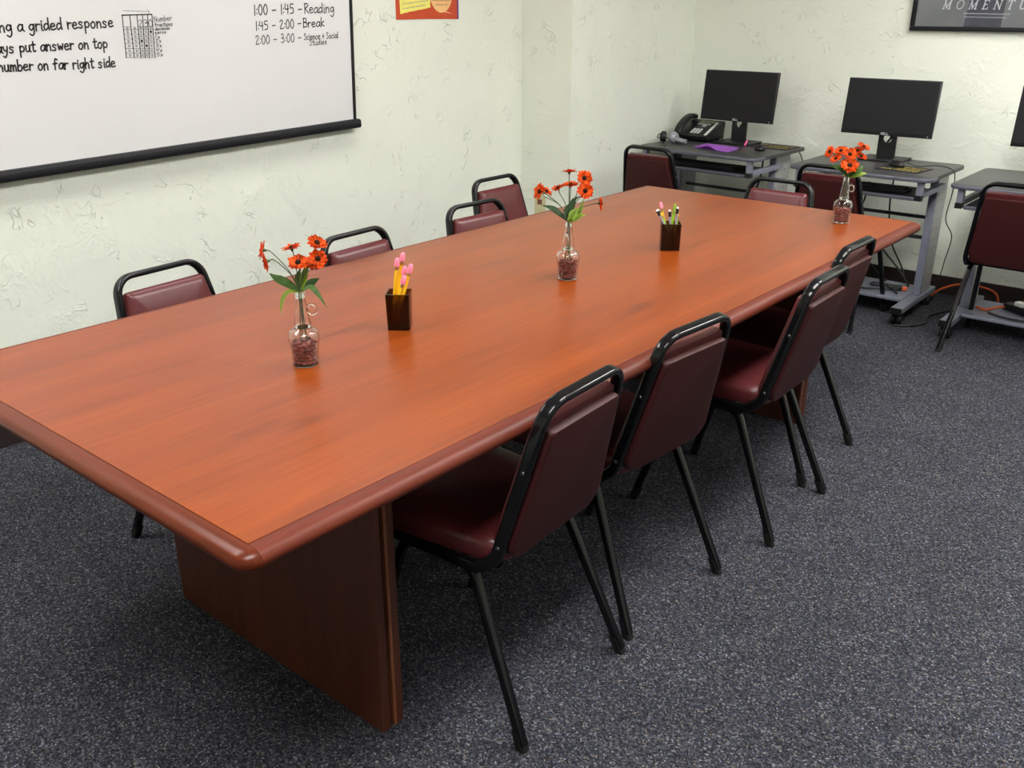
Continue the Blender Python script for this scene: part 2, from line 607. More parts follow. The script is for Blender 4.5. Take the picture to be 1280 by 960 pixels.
# ---------------------------------------------------------------- chairs
def make_chair():
    t = thing('stack_chair', 'x', 'chair')
    RF, FF, HW = -0.235, 0.235, 0.195
    # backrest plane
    nrm = Vector((0, math.cos(0.245), math.sin(0.245)))          # points forward and up

    def bp(x, s, off=0.0):                                         # s = height above the seat line along the back
        return Vector((x, -0.142-math.sin(0.245)*s, 0.405+math.cos(0.245)*s)) + nrm*off
    # back frame : one bent flat-oval tube
    top_s = 0.390
    path = [(-0.186, 0.13, 0.398), (-0.186, -0.10, 0.398)]
    pth = [Vector(p) for p in path] + [bp(-0.184, 0.03), bp(-0.136, top_s), bp(0.136, top_s), bp(0.184, 0.03), Vector((0.186, -0.10, 0.398)), Vector((0.186, 0.13, 0.398))]
    pth = fillet(pth, [0.05, 0.06, 0.055, 0.055, 0.06, 0.05], 7)
    bm = nb()
    # keep the wide side of the tube square to the back
    pr = rrect(0.017, 0.028, 0.006, 3)
    rings = []
    n = len(pth)
    for i in range(n):
        tt = (pth[min(i+1, n-1)]-pth[max(i-1, 0)]).normalized()
        side = Vector((1, 0, 0))
        a = nrm if abs(tt.dot(nrm)) < 0.9 else Vector((0, 0, 1))
        # on the seat rails the wide side stands upright, on the back it faces out of the back plane
        if abs(pth[i].x) > 0.17 and pth[i].z < 0.44:
            b = tt.cross(side).normalized()
            if b.y < 0 or (abs(b.y) < 0.2 and b.z < 0):
                b = -b
        else:
            b = (nrm - tt*nrm.dot(tt)).normalized()
        a = tt.cross(b).normalized()
        rings.append([pth[i] + a*q[0] + b*q[1] for q in pr])
    loft(bm, rings)
    bf = obj('back_frame', bm, M['black_metal'], t, 35)
    for sx in (-1, 1):
        for s in (0.06, 0.24):
            wx = 0.184-(0.184-0.136)*(s-0.03)/(top_s-0.03)
            bm = nb()
            lathe(bm, [(0, 0.003), (0.004, 0.0022), (0.0055, 0)], 10)
            q = Vector((0, 0, 1)).rotation_difference(Vector((sx, 0, 0)))
            c = bp(sx*(wx+0.0085), s)
            for v in bm.verts:
                v.co = q @ v.co + c
            obj('bolt', bm, M['screw'], bf, 60)

    # backrest pad and rear panel follow the trapezoid inside the frame
    def outline(s0, s1, x0, x1, rb, rt, n=6):
        pts = []
        for (x, s, r, a0) in ((x0-rb, s0+rb, rb, 270), (x1-rt, s1-rt, rt, 0), (-x1+rt, s1-rt, rt, 90), (-x0+rb, s0+rb, rb, 180)):
            for k in range(n+1):
                a = math.radians(a0+90*k/n)
                pts.append((x+r*math.cos(a), s+r*math.sin(a)))
        return pts
    S0, S1 = 0.015, 0.348

    def slab(o, offs):
        bm = nb()
        cx, cs = 0, (S0+S1)/2
        loft(bm, [[bp(cx+(x-cx)*k, cs+(s-cs)*k2, off) for x, s in o] for off, k, k2 in offs])
        return bm
    o = outline(S0, S1, 0.175, 0.1300, 0.05, 0.012)
    obj('backrest', slab(o, [(-0.004, 0.99, 0.99), (0.012, 1, 1), (0.022, 0.985, 0.985), (0.029, 0.94, 0.94), (0.033, 0.84, 0.86), (0.034, 0.5, 0.5)]), M['vinyl'], t, 50)
    o2 = outline(S0+0.004, S1-0.016, 0.170, 0.1280, 0.05, 0.010)
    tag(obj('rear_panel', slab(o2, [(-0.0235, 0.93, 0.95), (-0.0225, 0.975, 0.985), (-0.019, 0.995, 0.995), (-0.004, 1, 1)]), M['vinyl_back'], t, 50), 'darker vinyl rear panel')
    # seat
    def seat_ring(k, z, y_off=0.0):
        pts = []
        w0, w1, y0, y1 = 0.178, 0.205, -0.155, 0.235
        for cx, cy, r, a0 in ((w1-0.06, y1-0.06, 0.06, 0), (-w1+0.06, y1-0.06, 0.06, 90), (-w0+0.05, y0+0.05, 0.05, 180), (w0-0.05, y0+0.05, 0.05, 270)):
            for i in range(7):
                a = math.radians(a0+15*i)
                x, y = cx+r*math.cos(a), cy+r*math.sin(a)
                pts.append((x*k, (y-0.04)*k+0.04, z))
        return pts
    bm = nb()
    loft(bm, [seat_ring(0.93, 0.410), seat_ring(0.985, 0.413), seat_ring(1.0, 0.425), seat_ring(1.0, 0.445), seat_ring(0.985, 0.456), seat_ring(0.95, 0.463), seat_ring(0.86, 0.468), seat_ring(0.5, 0.472)])
    obj('seat', bm, M['vinyl'], t, 50)
    bm = nb()
    for y in (-0.06, 0.10):
        box(bm, -0.18, 0.18, y-0.012, y+0.012, 0.386, 0.411, 0.003)
    obj('seat_support', bm, M['black_metal'], t)
    # legs
    lp = rrect(0.021, 0.021, 0.005, 3)
    for sx in (-1, 1):
        for (f0, y0, xo) in ((RF, -0.075, 0.166), (FF, 0.115, 0.166)):
            d = 1 if f0 < 0 else -1
            pts = fillet([(sx*xo, y0+d*0.09, 0.385), (sx*(xo+0.004), y0, 0.385), (sx*0.205, f0, 0.012)], 0.05, 6)
            bm = nb()
            sweep(bm, pts, lp, up=(1, 0, 0))
            leg = obj('leg', bm, M['black_metal'], t, 35)
            dr = (Vector((sx*0.205, f0, 0.0))-Vector((sx*0.17, y0, 0.385))).normalized()
            bm = nb()
            e = Vector((sx*0.205, f0, 0.0))
            b0 = e - dr*0.045
            bm2 = rrect(0.0245, 0.0245, 0.006, 3)
            loft(bm, [[(c.x+q[0], c.y+q[1], max(0.0, c.z)) for q in bm2] for c in (b0, e)])
            obj('foot_cap', bm, M['rubber'], leg, 35)
    return t


chair0 = make_chair()
_first = [True]


def place_chair(rx, ry, a, label, group):
    """rx, ry: middle of the two rear feet; a: the way the sitter faces, degrees"""
    if _first[0]:
        c = chair0
        _first[0] = False
    else:
        c = copy_tree(chair0)
    a = math.radians(a)
    c.location = (rx+math.cos(a)*0.235, ry+math.sin(a)*0.235, 0)
    c.rotation_euler = (0, 0, a-PI/2)
    tag(c, label, 'chair', group)


GR, GL, GD = 'chairs along the near long side of the table', 'chairs along the whiteboard side of the table', 'chairs at the computer desks'
place_chair(-0.989, 1.421, 183.0, 'maroon vinyl chair nearest the camera, its back seen from behind', GR)
place_chair(-0.999, 1.889, 175.5, 'maroon chair seen from behind, second along the near side of the table', GR)
place_chair(-0.935, 2.526, 181.5, 'maroon chair pulled out a little, glossy seat showing, third along near side', GR)
place_chair(-1.010, 2.940, 180.0, 'farthest maroon chair on the near side, half hidden behind another chair back', GR)
place_chair(-2.440, 1.350, 4.5, 'maroon chair behind the table at left, under the whiteboard', GL)
place_chair(-2.352, 2.010, 3.0, 'maroon chair top rising behind the vase nearest the camera', GL)
place_chair(-2.378, 2.640, -4.0, 'maroon chair overlapping the chair against the column, far part of whiteboard side', GL)
place_chair(-2.690, 3.120, 0.0, 'maroon chair pushed back from the table, nearest the wall column', GL)
place_chair(-1.690, 3.860, -90.0, 'maroon chair tucked in at the far end of the table, facing the camera', 'chair at the far end of the table')
place_chair(-2.680, 4.360, 90.0, 'maroon chair at the desk with the phone, behind the table corner', GD)
place_chair(-1.690, 4.370, 90.0, 'maroon chair at the middle computer desk, partly behind the farthest vase', GD)
place_chair(-0.868, 4.385, 90.0, 'maroon chair standing clear at right edge before the third desk', GD)


# ---------------------------------------------------------------- handwriting strokes
# one-stroke letters: x,y pairs, x-height 0.55, capitals 1.0; '|' lifts the pen
G = {
 'a': '.42,.48 .25,.56 .05,.35 .08,.06 .25,.02 .40,.25 .44,.52|.44,.52 .42,.15 .52,.0',
 'b': '.05,1 .06,.0|.06,.35 .25,.55 .42,.35 .36,.06 .18,-.02 .06,.1',
 'c': '.40,.45 .22,.56 .04,.30 .14,.02 .42,.08',
 'd': '.40,.45 .20,.55 .03,.28 .14,.0 .38,.2|.42,1 .41,.3 .46,.0',
 'e': '.06,.28 .38,.34 .32,.54 .12,.50 .04,.22 .18,.0 .44,.08',
 'f': '.42,.90 .28,1.0 .20,.80 .18,.0|.02,.50 .38,.54',
 'g': '.40,.46 .20,.55 .04,.30 .18,.06 .38,.25 .42,.52|.42,.52 .42,-.15 .26,-.42 .06,-.30',
 'h': '.05,1 .06,.0|.06,.3 .25,.55 .38,.40 .40,.0',
 'i': '.10,.55 .10,.08 .18,.0|.11,.76 .12,.79',
 'k': '.05,1 .06,.0|.36,.55 .08,.25 .40,.0',
 'l': '.08,1 .08,.08 .16,.0',
 'm': '.04,.55 .05,.0|.05,.35 .18,.55 .27,.40 .28,.0|.28,.35 .42,.55 .51,.40 .53,.0',
 'n': '.05,.55 .06,.0|.06,.33 .24,.55 .37,.42 .40,.0',
 'o': '.24,.55 .05,.36 .10,.04 .30,.0 .42,.28 .34,.52 .22,.55',
 'p': '.06,.55 .06,-.42|.06,.40 .24,.56 .42,.36 .32,.06 .08,.10',
 'r': '.05,.55 .07,.0|.07,.32 .20,.52 .36,.50',
 's': '.36,.48 .18,.56 .08,.40 .32,.20 .26,.0 .04,.05',
 't': '.18,.90 .17,.12 .26,.0 .36,.06|.02,.60 .36,.63',
 'u': '.05,.55 .07,.10 .22,.0 .36,.18 .38,.55|.38,.55 .38,.1 .46,.0',
 'w': '.03,.55 .12,.02 .26,.42 .38,.02 .50,.55',
 'y': '.05,.55 .14,.20 .32,.22|.40,.55 .32,-.10 .16,-.42 .02,-.32',
 'z': '.05,.52 .36,.54 .06,.02 .40,.02',
 'N': '.05,.0 .06,1.0|.06,1.0 .45,.0|.45,.0 .48,1.0',
 'R': '.08,1.0 .07,.0|.04,.95 .30,1.02 .44,.78 .10,.50|.12,.50 .50,.0',
 'B': '.07,1.0 .07,.0|.05,.98 .34,.98 .34,.62 .09,.54|.09,.54 .44,.46 .40,.06 .05,.0',
 'S': '.42,.86 .24,1.0 .08,.80 .34,.45 .30,.05 .04,.06',
 '0': '.22,1.0 .04,.62 .10,.08 .28,.0 .42,.42 .34,.92 .20,1.0',
 '1': '.12,1.0 .10,.0',
 '2': '.06,.80 .22,1.0 .38,.80 .06,.02 .44,.04',
 '3': '.06,.92 .30,1.0 .34,.66 .14,.54|.14,.54 .42,.40 .32,.02 .04,.06',
 '4': '.06,1.0 .04,.50 .40,.52|.34,.92 .32,.0',
 '5': '.40,1.0 .10,.98 .08,.60 .34,.60 .38,.14 .06,.02',
 ':': '.08,.55 .09,.58|.07,.15 .08,.18',
 '-': '.04,.42 .40,.44',
 '&': '.22,.75 .22,.05|.04,.40 .38,.40',
 "'": '.06,1.0 .04,.80',
 'D': '.06,.0 .06,1.0 .40,.85 .48,.45 .34,.05 .06,.0',
 'E': '.44,1.0 .06,1.0 .06,.0 .44,.0|.06,.52 .36,.52',
 'L': '.06,1.0 .06,.0 .42,.0',
}
ADV = {'m': .66, 'w': .62, 'i': .26, 'l': .24, '1': .26, ':': .22, 't': .44, ' ': .38, "'": .16, 'N': .62, 'R': .56, 'r': .44}


def strokes_of(text):
    x, out = 0.0, []
    for ch in text:
        if ch != ' ':
            for st in G[ch].split('|'):
                out.append([(x+float(p.split(',')[0]), float(p.split(',')[1])) for p in st.split()])
        x += ADV.get(ch, .54)
    return out, x


def ribbon(bm, pts, w, place, smooth=True):
    """pts 2D polyline -> a thin raised ribbon; place(x, y) gives (position, normal)"""
    P = [Vector((p[0], p[1], 0)) for p in pts]
    if smooth and len(P) > 2:
        P = spline(P, 4)
    n = len(P)
    L_, R_ = [], []
    for i in range(n):
        t = P[min(i+1, n-1)]-P[max(i-1, 0)]
        if t.length < 1e-9:
            t = Vector((1, 0, 0))
        t.normalize()
        if i == 0:
            P[i] = P[i]-t*w*0.5
        if i == n-1:
            P[i] = P[i]+t*w*0.5
        nn = Vector((-t.y, t.x, 0))*w*0.5
        L_.append(bm.verts.new(place(P[i].x+nn.x, P[i].y+nn.y)))
        R_.append(bm.verts.new(place(P[i].x-nn.x, P[i].y-nn.y)))
    for i in range(n-1):
        bm.faces.new((L_[i], L_[i+1], R_[i+1], R_[i]))


def write(bm, text, p0, p1, h, w, place, shear=0.0, jitter=0.0):
    """text from p0 to p1 (2D, baseline ends), letters h high"""
    st, tot = strokes_of(text)
    dx, dy = p1[0]-p0[0], p1[1]-p0[1]
    ln = math.hypot(dx, dy)
    ux, uy = dx/ln, dy/ln
    s = ln/tot
    for k in st:
        j = rnd.uniform(-jitter, jitter)*h
        pts = [(p0[0]+ux*(x*s+y*h*shear)-uy*(y*h+j), p0[1]+uy*(x*s)+ux*(y*h+j)) for x, y in k]
        ribbon(bm, pts, w, place)


# ---------------------------------------------------------------- whiteboard
wb = thing('whiteboard', 'large whiteboard in black frame with handwriting, on the left wall', 'whiteboard', (XL, 1.68, 0.94))
BX = 0.024


def wl(y, z, x=BX):                      # wall coordinates to the board's own
    return (x, y-1.68, z-0.94)


def quad_yz(c, x0, x1, bev=0.0):
    bm = nb()
    loft(bm, [[wl(y, z, x0) for y, z in c], [wl(y, z, x1) for y, z in c]])
    return bm


bl, br = (0.46, 0.935), (2.902, 0.985)
tl, tr = (0.48, 2.16), (2.940, 2.16)
obj('writing_surface', quad_yz([bl, br, tr, tl], 0.004, BX), M['board'], wb)


def rail(a, b, half, x1, name, lab=None):
    d = Vector((b[0]-a[0], b[1]-a[1]))
    nrm = Vector((-d.y, d.x)).normalized()*half
    bm = nb()
    pr = rrect(2*half, x1-0.002, min(half, (x1-0.002)/2)*0.6, 3)
    A, B = Vector(wl(a[0], a[1], 0.002+(x1-0.002)/2)), Vector(wl(b[0], b[1], 0.002+(x1-0.002)/2))
    sweep(bm, [A, B], pr, up=(1, 0, 0))
    o = obj(name, bm, M['black_trim'], wb, 40)
    return o


rail((bl[0]-0.01, bl[1]-0.006), (br[0]+0.012, br[1]+0.004), 0.019, 0.055, 'bottom_rail')
rail((br[0], br[1]+0.018), tr, 0.007, 0.032, 'side_trim')
rail((bl[0], bl[1]+0.02), tl, 0.007, 0.032, 'side_trim')
rail(tl, tr, 0.008, 0.032, 'top_trim')
PW = lambda y, z: wl(y, z, BX+0.0008)
for txt, a, b, h, w in (('ng a grided response', (1.419, 1.403), (1.815, 1.413), 0.036, 0.0054),
                        ('ways put answer on top', (1.376, 1.338), (1.782, 1.345), 0.034, 0.0054),
                        ('number on far right side', (1.392, 1.282), (1.800, 1.279), 0.034, 0.0054),
                        ('1:00 - 1:45 -', (2.410, 1.448), (2.655, 1.454), 0.037, 0.0046),
                        ('Reading', (2.662, 1.453), (2.826, 1.456), 0.038, 0.0044),
                        ('1:45 - 2:00 -', (2.412, 1.391), (2.645, 1.400), 0.033, 0.0042),
                        ('Break', (2.650, 1.399), (2.770, 1.402), 0.034, 0.0044),
                        ('2:00 - 3:00 -', (2.405, 1.339), (2.640, 1.345), 0.032, 0.0036),
                        ('Science & Social', (2.650, 1.350), (2.838, 1.353), 0.025, 0.0032),
                        ('Studies', (2.677, 1.327), (2.775, 1.330), 0.022, 0.0030)):
    bm = nb()
    write(bm, txt, a, b, h, w, PW, 0.08, 0.03)
    obj('handwritten_line', bm, M['ink'], wb, None, False)
# answer grid
bm = nb()
gx_t = [0, .25, .49, .68, .85, 1.0]
gx_b = [0, .27, .50, .65, .80, 1.0]
TLc, TRc, BLc, BRc = (1.851, 1.451), (1.967, 1.453), (1.844, 1.309), (1.957, 1.305)


def gp(u, v, row=None):
    ut = u
    a = (TLc[0]+(TRc[0]-TLc[0])*ut, TLc[1]+(TRc[1]-TLc[1])*ut)
    b = (BLc[0]+(BRc[0]-BLc[0])*ut, BLc[1]+(BRc[1]-BLc[1])*ut)
    return (a[0]+(b[0]-a[0])*v, a[1]+(b[1]-a[1])*v)


ribbon(bm, [gp(0, 0), gp(1, 0)], 0.0042, PW, False)
for t, b in zip(gx_t, gx_b):
    ribbon(bm, [gp(t, 0), gp(b, 1)], 0.0034, PW, False)
rows = [0.34, 0.45, 0.56, 0.66, 0.78, 0.89, 1.0]
for v in rows:
    ribbon(bm, [gp(0, v), gp(1, v)], 0.0013, PW, False)
ribbon(bm, [gp(0.02, 0.27), gp(0.25, 0.28)], 0.001, PW, False)
for r in range(7):
    v = (rows[r-1] if r else 0.27)*0.5+rows[r]*0.5
    for c in range(5):
        u = (gx_t[c]+gx_t[c+1])/2*(1-v)+(gx_b[c]+gx_b[c+1])/2*v
        cx, cy = gp(u, v)
        full = (r, c) in ((1, 4), (3, 2), (4, 3))
        rr = 0.0042 if not full else 0.0052
        ring = [(cx+rr*math.cos(a*PI/4), cy+rr*math.sin(a*PI/4)) for a in range(9)]
        if full:
            vs = [bm.verts.new(PW(*q)) for q in ring[:8]]
            bm.faces.new(vs)
        else:
            ribbon(bm, ring, 0.0013, PW, False)
            ribbon(bm, [(cx-0.0015, cy+0.002), (cx+0.001, cy-0.0025)], 0.0014, PW, False)
for ch, u in (('2', .585), ('3', .765), ('0', .925)):
    c = gp(u, 0.20)
    write(bm, ch, (c[0]-0.008, c[1]-0.012), (c[0]+0.012, c[1]-0.012), 0.024, 0.0022, PW)
obj('answer_grid', bm, M['ink'], wb, None, False)
bm = nb()
ribbon(bm, [(1.858, 1.466), (1.958, 1.463)], 0.0012, PW, False)
ribbon(bm, [(1.950, 1.469), (1.960, 1.463), (1.952, 1.454)], 0.0012, PW, False)
obj('arrow', bm, M['ink'], wb, None, False)
for i, (txt, a, b, h) in enumerate((('Number', (1.972, 1.428), (2.048, 1.433), 0.018), ('fractions', (1.972, 1.411), (2.048, 1.414), 0.0135),
                                    ('decimals', (1.971, 1.398), (2.034, 1.401), 0.011), ('zeros', (1.969, 1.386), (2.018, 1.388), 0.011),
                                    ("1's", (1.968, 1.371), (1.990, 1.371), 0.0115), ("2's", (1.968, 1.357), (1.992, 1.357), 0.0115),
                                    ("3's", (1.967, 1.341), (1.992, 1.341), 0.0115), ("4's", (1.966, 1.325), (1.992, 1.325), 0.0115),
                                    ("5's", (1.965, 1.309), (1.992, 1.309), 0.0115))):
    bm = nb()
    write(bm, txt, a, b, h, 0.0021, PW, 0.05)
    obj('grid_note', bm, M['ink'], wb, None, False)

# ---------------------------------------------------------------- orange poster on the left wall
po = thing('paper_poster', 'rust orange poster with yellow note and speech bubble, beside the whiteboard', 'poster', (XL, 3.42, 1.422))


def PP(y, z, x=0.004):
    return (x, y-3.42, z-1.422)


def flat(outline, x0, x1):
    bm = nb()
    loft(bm, [[PP(y, z, x0) for y, z in outline], [PP(y, z, x1) for y, z in outline]])
    return bm


obj('sheet', flat([(3.210, 1.423), (3.42, 1.4245), (3.634, 1.422), (3.634, 1.98), (3.210, 1.98)], 0.0012, 0.0022), M['poster_orange'], po)
obj('purple_strip', flat([(3.622, 1.4225), (3.6335, 1.4225), (3.6335, 1.979), (3.622, 1.979)], 0.0022, 0.0026), M['purple_edge'], po)
torn = [(3.236+0.0125*k, 1.448+0.0017*k+rnd.uniform(-0.0018, 0.0018)) for k in range(17)]
obj('yellow_note', flat(torn + [(3.436, 1.66), (3.232, 1.64)], 0.0022, 0.0028), M['note_yellow'], po)
bub = [(3.512+0.077*math.cos(a*PI/24), 1.535+0.083*math.sin(a*PI/24)) for a in range(48)]
bub2 = []
for k, q in enumerate(bub):
    bub2.append(q)
    if k == 38:
        bub2.append((3.592, 1.446))
obj('speech_bubble', flat(bub2, 0.0022, 0.0028), M['bubble_peach'], po)


def squiggle(bm, a, b, h, w, place, n=None):
    """an unreadable line of small print: word-like marks"""
    ln = math.hypot(b[0]-a[0], b[1]-a[1])
    ux, uy = (b[0]-a[0])/ln, (b[1]-a[1])/ln
    s = 0.0
    while s < ln:
        wl_ = min(rnd.uniform(1.6, 4.6)*h, ln-s)
        m = max(2, int(wl_/(h*0.38)))
        pts = []
        for k in range(m+1):
            q = s+wl_*k/m
            o = (h*0.5 if k % 2 else -h*0.05)*rnd.uniform(0.6, 1.1)
            pts.append((a[0]+ux*q-uy*o, a[1]+uy*q+ux*o))
        ribbon(bm, pts, w, place, False)
        s += wl_+h*0.6


bm = nb()
for k in range(10):
    squiggle(bm, (3.252, 1.468+0.021*k), (3.42-0.02*(k == 0), 1.484+0.021*k), 0.008, 0.003, lambda y, z: PP(y, z, 0.0031))
obj('note_print', bm, M['grey_print'], po, None, False)
bm = nb()
for k, hw in enumerate((0.040, 0.060, 0.068, 0.068, 0.062)):
    squiggle(bm, (3.512-hw, 1.486+0.020*k), (3.512+hw, 1.486+0.020*k), 0.008, 0.003, lambda y, z: PP(y, z, 0.0031))
obj('bubble_print', bm, M['brown_print'], po, None, False)

# ---------------------------------------------------------------- framed poster on the far wall
fx0, fx1, fz0, fz1 = -1.738, -0.990, 1.364, 1.90
fp = thing('framed_poster', 'black framed slate poster with pale serif word, on the far wall', 'picture', (fx0, YD, fz0))


def FP(x, z, y=0.02):
    return (x-fx0, -y, z-fz0)


bm = nb()
fw = 0.022
for q in ((fx0, fx1, fz0, fz0+fw), (fx0, fx1, fz1-fw, fz1), (fx0, fx0+fw, fz0+fw, fz1-fw), (fx1-fw, fx1, fz0+fw, fz1-fw)):
    box(bm, q[0]-fx0, q[1]-fx0, -0.026, -0.001, q[2]-fz0, q[3]-fz0, 0.003)
obj('frame', bm, M['black_trim'], fp, 40)
obj('print', boxm(fw, fx1-fx0-fw, -0.012, -0.004, fw, fz1-fz0-fw), M['art_print'], fp)
bm = nb()
loft(bm, [[FP(x, z, y) for x, z in ((-1.475, fz0+fw), (-1.300, fz0+fw), (-1.275, fz1-fw), (-1.430, fz1-fw))] for y in (0.0121, 0.0126)])
obj('dark_shape', bm, M['shape_dark'], fp)  # slanted dark blue shape laid over the slate sheet
# serif capitals as thin and thick strokes
SER = {'M': [((.08, 0), (.14, 1), .05), ((.14, 1), (.46, .08), .10), ((.46, .08), (.84, 1), .05), ((.84, 1), (.88, 0), .10), ((0, 0), (.2, 0), .04), ((.76, 0), (1, 0), .04), ((.02, 1), (.18, 1), .04), ((.82, 1), (.98, 1), .04)],
       'E': [((.12, 0), (.12, 1), .10), ((0, 0), (.62, 0), .05), ((0, 1), (.62, 1), .05), ((.12, .52), (.48, .52), .05), ((.62, 0), (.66, .16), .04), ((.62, 1), (.64, .86), .04)],
       'N': [((.12, 0), (.12, 1), .05), ((.10, 1), (.78, 0), .10), ((.78, 0), (.78, 1), .05), ((0, 0), (.24, 0), .04), ((.66, 1), (.90, 1), .04), ((0, 1), (.14, 1), .04)],
       'T': [((.36, 0), (.36, 1), .10), ((0, 1), (.72, 1), .05), ((.24, 0), (.48, 0), .04), ((0, 1), (-.02, .84), .04), ((.72, 1), (.74, .84), .04)],
       'U': [((.12, 1), (.12, .25), .10), ((.12, .25), (.28, .02), .08), ((.28, .02), (.56, .02), .06), ((.56, .02), (.72, .25), .06), ((.72, .25), (.72, 1), .05), ((0, 1), (.24, 1), .04), ((.60, 1), (.84, 1), .04)]}
bm = nb()
word, hh, sw = 'MOMENTUM', 0.040, 0.036
wid = {'M': 1.0, 'O': .92, 'E': .66, 'N': .9, 'T': .74, 'U': .84}
gap = (0.452-sum(wid[c]*sw for c in word))/(len(word)-1)
x = -1.590
pl = lambda a, b: FP(a, b, 0.0131)
for ch in word:
    q = lambda p: (x+p[0]*sw+0.22*p[1]*hh*0.8, 1.470+p[1]*hh)
    if ch == 'O':
        ribbon(bm, [q((.46+.42*math.cos(a*PI/8), .5+.52*math.sin(a*PI/8))) for a in range(17)], 0.0042, pl, False)
    else:
        for a, b, w in SER[ch]:
            ribbon(bm, [q(a), q(b)], w*sw*1.1+0.0024, pl, False)
    x += wid[ch]*sw+gap
tag(obj('lettering', bm, M['white_print'], fp, None, False), 'pale serif word MOMENTUM')
bm = nb()
squiggle(bm, (-1.482, 1.4475), (-1.268, 1.4445), 0.009, 0.0028, pl)
squiggle(bm, (-1.478, 1.4315), (-1.280, 1.4285), 0.008, 0.0022, pl)
obj('small_print', bm, M['white_print'], fp, None, False)
obj('glass_pane', boxm(fw-0.002, fx1-fx0-fw+0.002, -0.019, -0.0165, fw-0.002, fz1-fz0-fw+0.002), M['pane'], fp)

# ---------------------------------------------------------------- outlet on the column
ol = thing('wall_outlet', 'ivory wall outlet on the column, behind the middle vase', 'outlet', (-3.222, YP, 0.44))
obj('cover_plate', boxm(-0.037, 0.037, -0.006, 0, -0.058, 0.058, 0.002), M['ivory'], ol)
for z in (-0.022, 0.022):
    obj('socket', boxm(-0.016, 0.016, -0.0085, -0.006, z-0.014, z+0.014, 0.001), M['ivory'] if z < 0 else M['brown'], ol)


# ---------------------------------------------------------------- computer desks
DZ = 0.74


def desk(xc, y0, w, d, label, rz=0.0, back_extra=0.0):
    t = thing('computer_desk', label, 'desk', (xc, y0, 0), rz, 'computer desks along the far wall')
    bm = nb()
    out = []
    for cx, cy, r, a0 in ((w/2-0.04, d-0.04, 0.04, 0), (-w/2+0.04, d-0.04, 0.04, 90), (-w/2+0.05, 0.05, 0.05, 180), (w/2-0.05, 0.05, 0.05, 270)):
        for k in range(7):
            a = math.radians(a0+15*k)
            out.append((cx+r*math.cos(a), cy+r*math.sin(a)))
    prism(bm, out, DZ-0.020, DZ, 0.004)
    top = obj('desktop', bm, M['desk_top'], t, 40)
    bm = nb()
    lip = [(-w/2, 0.05, 0), (-w/2, 0.0, 0), (w/2, 0.0, 0), (w/2, 0.05, 0)]
    lp = fillet([(p[0], p[1], DZ-0.011) for p in [(-w/2, 0.10, 0), (-w/2, 0, 0), (w/2, 0, 0), (w/2, 0.10, 0)]], 0.05, 6)
    sweep(bm, lp, rrect(0.010, 0.018, 0.0045, 3), up=(0, 0, 1))
    tag(obj('front_lip', bm, M['desk_lip'], top, 40), 'grey rounded front lip')
    for s in (-1, 1):
        xm = s*(w/2-0.075)
        ft = obj('foot', boxm(xm-0.028, xm+0.028, 0.05, d+0.02, 0.062, 0.092, 0.004), M['desk_metal'], t)
        obj('end_cap', boxm(xm-0.029, xm+0.029, 0.045, 0.056, 0.061, 0.093, 0.003), M['plastic'], ft)
        for yc in (0.10, d-0.03):
            cb = nb()
            for o_ in (-0.011, 0.011):
                bm2 = nb()
                lathe(bm2, [(0, -0.008), (0.024, -0.008), (0.027, -0.004), (0.027, 0.004), (0.024, 0.008), (0, 0.008)], 18)
                q = Vector((0, 0, 1)).rotation_difference(Vector((1, 0, 0)))
                me = bpy.data.meshes.new('w')
                for v in bm2.verts:
                    v.co = q @ v.co + Vector((xm+o_*1.5, yc-0.012, 0.027))
                bm2.to_mesh(me)
                bm2.free()
                cb.from_mesh(me)
                bpy.data.meshes.remove(me)
            box(cb, xm-0.012, xm+0.012, yc-0.02, yc+0.02, 0.035, 0.0625, 0.004)
            obj('caster', cb, M['rubber'], ft, 40)
        colm = obj('column', boxm(xm-0.014, xm+0.014, 0.36, 0.53, 0.092, DZ-0.020, 0.004), M['desk_perf'], t)
        tag(obj('column_front', boxm(xm-0.019, xm+0.019, 0.345, 0.362, 0.092, DZ-0.020, 0.004), M['desk_metal'], colm), 'bluish grey front edge')
        xa = s*(w/2-0.048)
        arm = nb()
        box(arm, xa-0.014, xa+0.014, 0.02, 0.05, 0.640, DZ-0.020, 0.002)
        box(arm, xa-0.013, xa+0.013, 0.045, 0.40, 0.640, 0.666, 0.002)
        a = obj('support_arm', arm, M['desk_metal'], t)
        obj('end_cap', boxm(xa-0.0155, xa+0.0155, 0.012, 0.046, 0.632, 0.658, 0.002), M['plastic'], a)
    tr_ = obj('keyboard_tray', boxm(-w/2+0.065, w/2-0.065, 0.035, 0.33, 0.630, 0.643, 0.003), M['tray'], t)
    bm = nb()
    sweep(bm, [(-w/2+0.07, 0.032, 0.637), (w/2-0.07, 0.032, 0.637)], rrect(0.010, 0.018, 0.004, 3), up=(0, 0, 1))
    tag(obj('tray_lip', bm, M['desk_lip'], tr_, 40), 'grey tray lip')
    for z, r in ((0.48, 0.009), (0.375, 0.010)):
        bm = nb()
        sweep(bm, [(-w/2+0.09, 0.43, z), (w/2-0.09, 0.43, z)], circ(r, 10))
        obj('crossbar', bm, M['rod'], t, 40)
    obj('bottom_shelf', boxm(-w/2+0.10, w/2-0.10, 0.20, 0.52, 0.082, 0.098, 0.004), M['desk_metal'], t)
    return t


desk(-2.570, 4.655, 0.760, 0.60, 'grey computer desk with phone and purple paper, in the corner', -0.04)
desk(-1.632, 4.575, 0.695, 0.57, 'grey computer desk in the middle, mouse pad and cable on top')
desk(-0.832, 4.520, 0.705, 0.60, 'grey computer desk at the right edge, power strip on its shelf')


